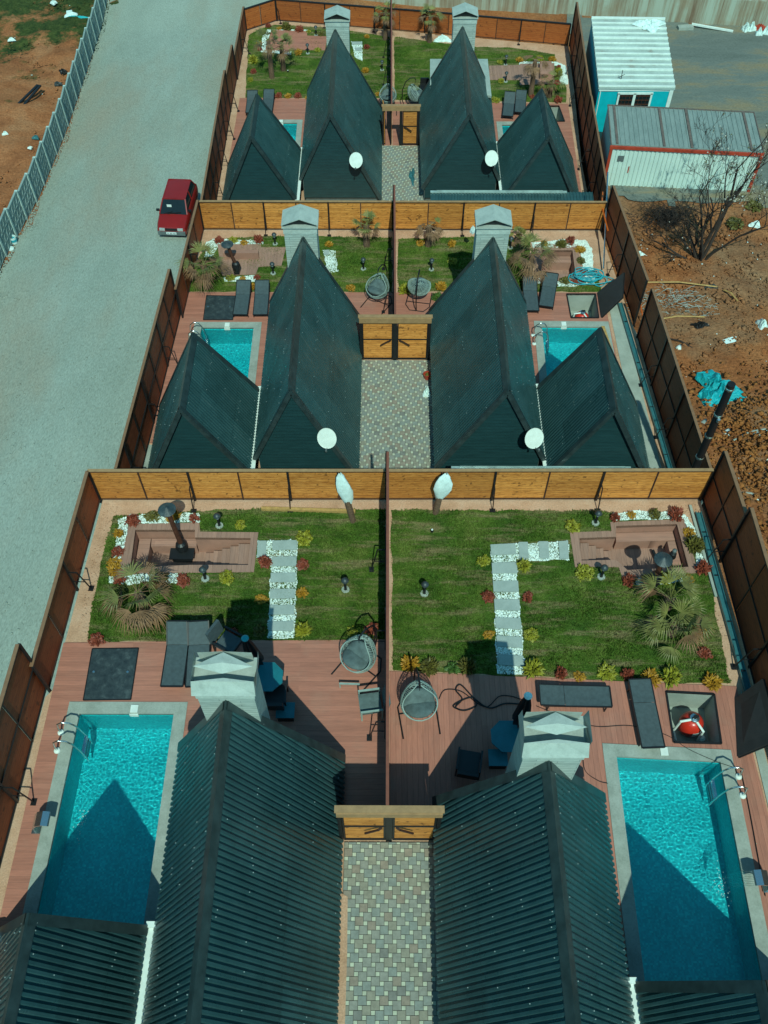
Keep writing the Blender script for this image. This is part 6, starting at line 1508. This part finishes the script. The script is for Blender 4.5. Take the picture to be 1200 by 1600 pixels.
# blue hose coil in the middle right garden
mb = MB(); hx, hy = W(918, 437, Z2+.1); rr = random.Random(9)
for k in range(9):
    rx, ry = rr.uniform(.35, .95), rr.uniform(.22, .42); ox, oy = rr.uniform(-.25, .55), rr.uniform(-.12, .25)
    mb.tube([(hx+ox+rx*math.cos(a)*(1+.08*math.sin(3*a+k)), hy+oy+ry*math.sin(a), Z2+.1+.03*k+.05*math.sin(2*a+k)) for a in np.linspace(0, 2*PI, 30)], .022, 6, closed=False)
tag(mb.build('blue_hose', m_hosecyan, smooth=True), 'tangled light blue hose coil behind the middle pump pit', 'hose')
cable([(1006, 505), (1003, 488), (1000, 470)], Z2+.6, .03, m_orangehose, 'orange hose end by the propped middle pit lid', 'hose', 'orange_hose')
cable([(942, 300), (941, 320), (946, 345), (950, 360)], Z2+1.2, .035, m_orangehose, 'orange hose hanging in the corner of the middle right fence', 'hose', 'orange_hose')
# grey pole leaning against the middle right fence
A = Vector((*W(943, 420, Z2+.2), Z2+.2)); B = Vector((10.15, A.y+4.6, Z2+1.9))
tag(MB().tube([A, B], .035, 8).build('leaning_pole', m_steel), 'long pale pole leaning along the middle right fence', 'pole')
# troughs and pipes lying along the right fences
def trough(x0, y0, x1, y1, z, label, mat=m_tealpipe, w=.16):
    t = thing('trough', label, 'trough', (x0, y0, z)); d = Vector((x1-x0, y1-y0, 0)); mb = MB(); mb.bar((0, 0, .03), d, w, .03); o = Vector((-d.y, d.x, 0)).normalized()*w/2
    mb.bar(o+Vector((0, 0, .07)), o+d+Vector((0, 0, .07)), .02, .1); mb.bar(-o+Vector((0, 0, .07)), -o+d+Vector((0, 0, .07)), .02, .1); mb.build('channel', mat, t)
    mb = MB(); 
    for k in range(4): p = d*(k+.5)/4; mb.bar(p+o*1.2+Vector((0, 0, .1)), p-o*1.2+Vector((0, 0, .1)), .03, .02)
    mb.build('straps', m_dark, t)
trough(9.78, 16.6, 10.02, 10.4, .05, 'long teal trough on the soil beside the nearest right fence')
trough(10.12, 30.4, 10.75, 20.8, Z2+.05, 'long teal trough beside the shaded middle right fence')
tag(MB().bar((9.6, 16.9, .06), (9.75, 13.6, .06), .08, .06).build('grey_plank', m_conc), 'narrow grey plank beside the upper end of the teal trough', 'plank')
tag(MB().bar((*W(942, 510, Z2+.1), Z2+.1), (*W(955, 550, Z2+.1), Z2+.1), .14, .05).build('pale_plank', m_sleeper), 'short pale plank right of the middle right pool corner', 'plank')
# metal flue behind the golden fence
fx, fy = 11.3, 20.3; fx, fy = 10.72, 19.6
t = thing('metal_flue', 'tall black metal flue pipe with steel bands by the right fence', 'flue', (fx, fy, Z2))
d = _ray(1143, 600); k = fy/d[1]; ztop = CH+d[2]*k-Z2; dxx = d[0]*k-fx
MB().tube([(0, 0, 1.2), (dxx*.5, 0, ztop*.6), (dxx, 0, ztop)], .13, 14).build('pipe', m_dark, t, smooth=True)
for kk in (.45, .62, .78, .965): 
    zz = ztop*kk; MB().lathe([(.135, 0), (.145, .02), (.145, .07), (.135, .09)], (dxx*(kk), 0, zz), 14).build('steel_band', m_steel, t)
MB().box((0, 0, .6), (.5, .45, 1.2)).build('stove_box', m_dark, t)
MB().lathe([(.06, 0), (.06, .12), (.02, .14)], (dxx*.78, -.16, ztop*.76), 10).build('inspection_cap', m_steel, t)
# small things on the middle driveway edge
crumple('white_bag', (*W(667, 612, Z2+.1), Z2+.06), .16, .3, .2, m_cloth, 'white bag by the roof edge on the middle driveway', 'bag', 41, 8)
x, y = W(667, 590, Z2+.1); t = thing('clay_pot', 'terracotta pot behind the white bag on the middle driveway', 'pot', (x, y, Z2+.05)); MB().lathe([(.10, 0), (.15, .25), (.16, .28), (.13, .28), (.1, .2)], n=14).build('pot', m_redtrim, t); MB().lathe([(.09, .2), (.02, .34)], n=8).build('plant', m_lg, t)
crumple('green_mat', (*W(644, 274, Z3+.1), Z3+.06), .16, .75, .08, m_tealpipe, 'pale green mat on the farthest driveway', 'mat', 43, 8)
crumple('white_rag', (*W(739, 355, Z2+1.6), Z2+1.35), .12, .1, .25, m_cloth, 'small white rag at the left edge of the middle right chimney', 'rag', 44, 6)

# ---------------------------------------------------------------- litter on the dirt
crumple('cyan_tarp', (*G(1120, 612)[:2], G(1120, 612)[2]+.05), .85, .95, .4, m_tarp, 'crumpled cyan tarpaulin on the dirt behind the black flue', 'tarpaulin', 2)
crumple('rubbish_bag', (*G(1092, 513)[:2], G(1092, 513)[2]), .42, .2, .3, m_black, 'black rubbish bag lying on the dirt', 'rubbish bag', 7, 10)
crumple('rubbish_bag', (*G(1189, 510)[:2], G(1189, 510)[2]), .2, .32, .3, m_cloth, 'white bag lying at the right edge of the dirt', 'rubbish bag', 8, 10)
crumple('rubbish_bag', (*G(998, 400)[:2], G(998, 400)[2]), .42, .3, .15, m_cloth, 'flat white bag beside the middle right fence', 'rubbish bag', 9, 10)
crumple('rubbish_bag', (*G(1112, 448)[:2], G(1112, 448)[2]), .3, .14, .1, m_slate, 'flat dark bag above the black rubbish bag', 'rubbish bag', 10, 8)
crumple('rubbish_bag', (*G(1180, 352)[:2], G(1180, 352)[2]), .28, .18, .2, m_cloth, 'small white bag alone right of the tree', 'rubbish bag', 11, 8)
x, y, z = G(1055, 478); P = []; 
mb = MB(); rr = random.Random(15)
for k in range(330):
    a = rr.uniform(0, 6.28); r_ = rr.random()**.6; p = Vector((x+2.0*r_*math.cos(a)-.2, y+1.2*r_*math.sin(a), z+.04+rr.uniform(0, .25)*(1-r_))); d = Vector((rr.gauss(0, 1), rr.gauss(0, .5), rr.gauss(0, .2)))*rr.uniform(.08, .3); mb.tube([p, p+d*.5+Vector((0, 0, .04)), p+d], .009, 3, cap=False)
tag(mb.build('plastic_scraps', m_pebble if False else m_slab), 'spread of pale plastic strips and scraps on the dirt', 'litter', kind='stuff')
for (u0, v0), (u1, v1), lab, m in (((1000, 443), (1120, 450), 'long pale stick above the plastic scraps', m_sleeper), ((1015, 503), (1100, 497), 'long pale board below the plastic scraps', m_sleeper), ((1130, 455), (1152, 472), 'short pale stick right of the plastic scraps', m_sleeper), ((1040, 530), (1085, 548), 'thin dark branch below the black rubbish bag', m_bark), ((1145, 690), (1195, 672), 'crooked grey branch right of the black flue', m_conc), ((1150, 770), (1195, 785), 'grey branch at the lower right of the dirt', m_conc)):
    a, b_ = G(u0, v0), G(u1, v1); tag(MB().tube([(a[0], a[1], a[2]+.07), ((a[0]+b_[0])/2, (a[1]+b_[1])/2+.08, (a[2]+b_[2])/2+.15), (b_[0], b_[1], b_[2]+.07)], .035, 5).build('stick', m), lab, 'stick')
for u, v, lab in ((1140, 536, 'flat pale cardboard square on the orange patch of dirt'), (1196, 728, 'white block at the right edge beyond the flue')):
    x, y, z = G(u, v); tag(MB().box((x, y, z+.06), (.5, .4, .08), .4).build('litter_sheet', m_cloth), lab, 'litter')
for u, v, sx, lab, m in ((1098, 665, .3, 'grey stone below the cyan tarpaulin', m_conc), (1135, 678, .25, 'pale chunk right of the flue middle', m_white), (1182, 680, .25, 'grey boulder among orange clods', m_conc), (1060, 545, .2, 'pale lump on the dirt by the middle right fence', m_white)):
    x, y, z = G(u, v); P = np.array([[x, y, z+.08]]); tag(bulk('stone', ROCK_V, ROCK_F, P, np.array([1.]), np.array([[sx, sx*.7, sx*.5]]), m), lab, 'stone')
# left side litter
x, y, z = G(23, 380); t = thing('paint_bucket', 'white paint bucket at the foot of the precast wall', 'bucket', (x, y, z+.03)); MB().lathe([(.14, 0), (.16, .34), (.14, .34), (.13, .05)], n=16).build('bucket', m_cloth, t); MB().lathe([(.161, .12), (.163, .24)], n=16).build('label_band', m_hosecyan, t)
x, y, z = G(17, 390); tag(MB().lathe([(.16, 0), (.16, .03), (.02, .035)], (x, y, z+.04), 16).build('bucket_lid', m_cloth), 'round white lid beside the paint bucket', 'lid')
def Gl(u, v): x, y, z = G(u, v); return x, y, z-.05
x, y, z = Gl(48, 155); t = thing('scrap_profile', 'dark channel-shaped scrap lying on the left dirt', 'scrap', (x, y, z+.25), R(72)); mb = MB()
for s in (-.12, .12): mb.bar((-1.1, s*1.6, 0), (1.1, s*.7, .05), .14, .08)
mb.build('channel', m_dark, t)
for u, v, sx, sy, h, m, lab, sd in ((120, 27, 1.1, .35, .12, m_tarp, 'cyan plastic scrap on the dirt at the top left', 51), (110, 22, .7, .8, .12, m_cloth, 'pale plastic sheet beside the cyan scrap, top left', 52), (9, 211, .35, .3, .3, m_cloth, 'white bag at the left edge of the photo', 53), (56, 215, .3, .25, .2, m_tealpipe, 'small blue-grey scrap near the left white bag', 54), (47, 231, .2, .18, .12, m_cloth, 'tiny white scrap on the left dirt', 55), (84, 5, .35, .3, .25, m_cloth, 'white lump at the top left among weeds', 56), (98, 112, .4, .3, .25, m_black, 'dark scrap against the far side of the precast wall', 57), (90, 131, .4, .25, .2, m_slate, 'second dark scrap against the precast wall', 58), (18, 62, .4, .3, .2, m_cloth, 'pale scrap among weeds at the top left', 59), (2, 170, .5, .35, .3, m_slate, 'dark scrap cut by the left edge of the photo', 60)):
    x, y, z = Gl(u, v); crumple('litter', (x, y, z+.05), sx*.6, sy*.6, h*.6, m, lab, 'litter', sd, 8)
# clods and small stones scattered over the bare ground
def scatter(n, fx_, mat, s0, s1, name='clods'):
    P = np.array([fx_() for _ in range(n)]); tag(bulk(name, ROCK_V, ROCK_F, P, rng.uniform(0, 6.3, n), np.stack([rng.uniform(s0, s1, n)*rng.uniform(.6, 1.3, n), rng.uniform(s0, s1, n), rng.uniform(s0, s1, n)*.7], 1), mat), kind='stuff')
def right_dirt():
    y = random.uniform(16, 38.5); x = lerp(XR, y)+random.uniform(.4, 11); return (x, y, zout(y)+.22*noise2(x-lerp(XR, y)+50, y, .3)+.02)
def left_dirt():
    y = random.uniform(30, 75); x = lerp(XL, y)-random.uniform(9.6, 26); return (x, y, (zout(y) if y < 61 else zout(61))-.12)
scatter(5200, right_dirt, m_dirt, .02, .09); scatter(420, right_dirt, m_dirt, .1, .2)
def clod_bank():
    y = random.gauss(20.5, 2.4); x = max(11.75, 14.6+random.gauss(0, 1.6)); return (x, y, zout(y)+.05+random.uniform(0, .2))
m_clay = blotch('orange_clay', [(.3, (.20, .065, .02)), (.6, (.36, .135, .04)), (.85, (.44, .20, .07))], 2, 12, .4, .95, .9, .03, .1)
scatter(3800, clod_bank, m_clay, .03, .10, 'clay_clods'); scatter(260, clod_bank, m_clay, .1, .19, 'clay_clods')
scatter(3000, left_dirt, m_wild, .03, .12)
scatter(170, right_dirt, m_cloth, .02, .05, 'paper_scraps'); scatter(40, left_dirt, m_cloth, .02, .06, 'paper_scraps')
def road_stone():
    y = random.uniform(5, 62); x = lerp(XL, y)-random.uniform(.2, 8.6); return (x, y, zout(y)+.04)
scatter(2600, road_stone, m_gravel, .015, .045, 'road_stones')
def edge_stone():
    y = random.uniform(22, 66); wx = lerp([(20, -17.95), (34, -17.85), (40, -17.62), (47, -17.9), (61, -18.9), (72, -19.6)], y); return (wx+.1+abs(random.gauss(0, .35)), y, (zout(y) if y < 61 else zout(61))+.02)
scatter(5200, edge_stone, m_gravel, .02, .075, 'road_stones')
def soil_l():
    y = random.uniform(12.3, 17); s = random.choice((-1, 1)); x = -9.0+random.uniform(.1, .6) if s < 0 else 9.9-random.uniform(0, .5); return (x, y, .01)
scatter(300, soil_l, m_soil, .012, .035, 'soil_stones')

for o in [x for x in list(C.objects) if x.parent is None and x.name.startswith('shrub') and not x.get('label')]:
    for c in list(o.children): bpy.data.objects.remove(c)
    bpy.data.objects.remove(o)
# distinct-label check (prints only)
seen = {}
for o in C.objects:
    if o.parent is None and o.get('label'):
        seen.setdefault(o['label'], []).append(o)
for l, os_ in seen.items():
    if len(os_) > 1 and not os_[0].get('group'): print('DUP', l)
    if not 4 <= len(l.split()) <= 16: print('LEN', len(l.split()), l)
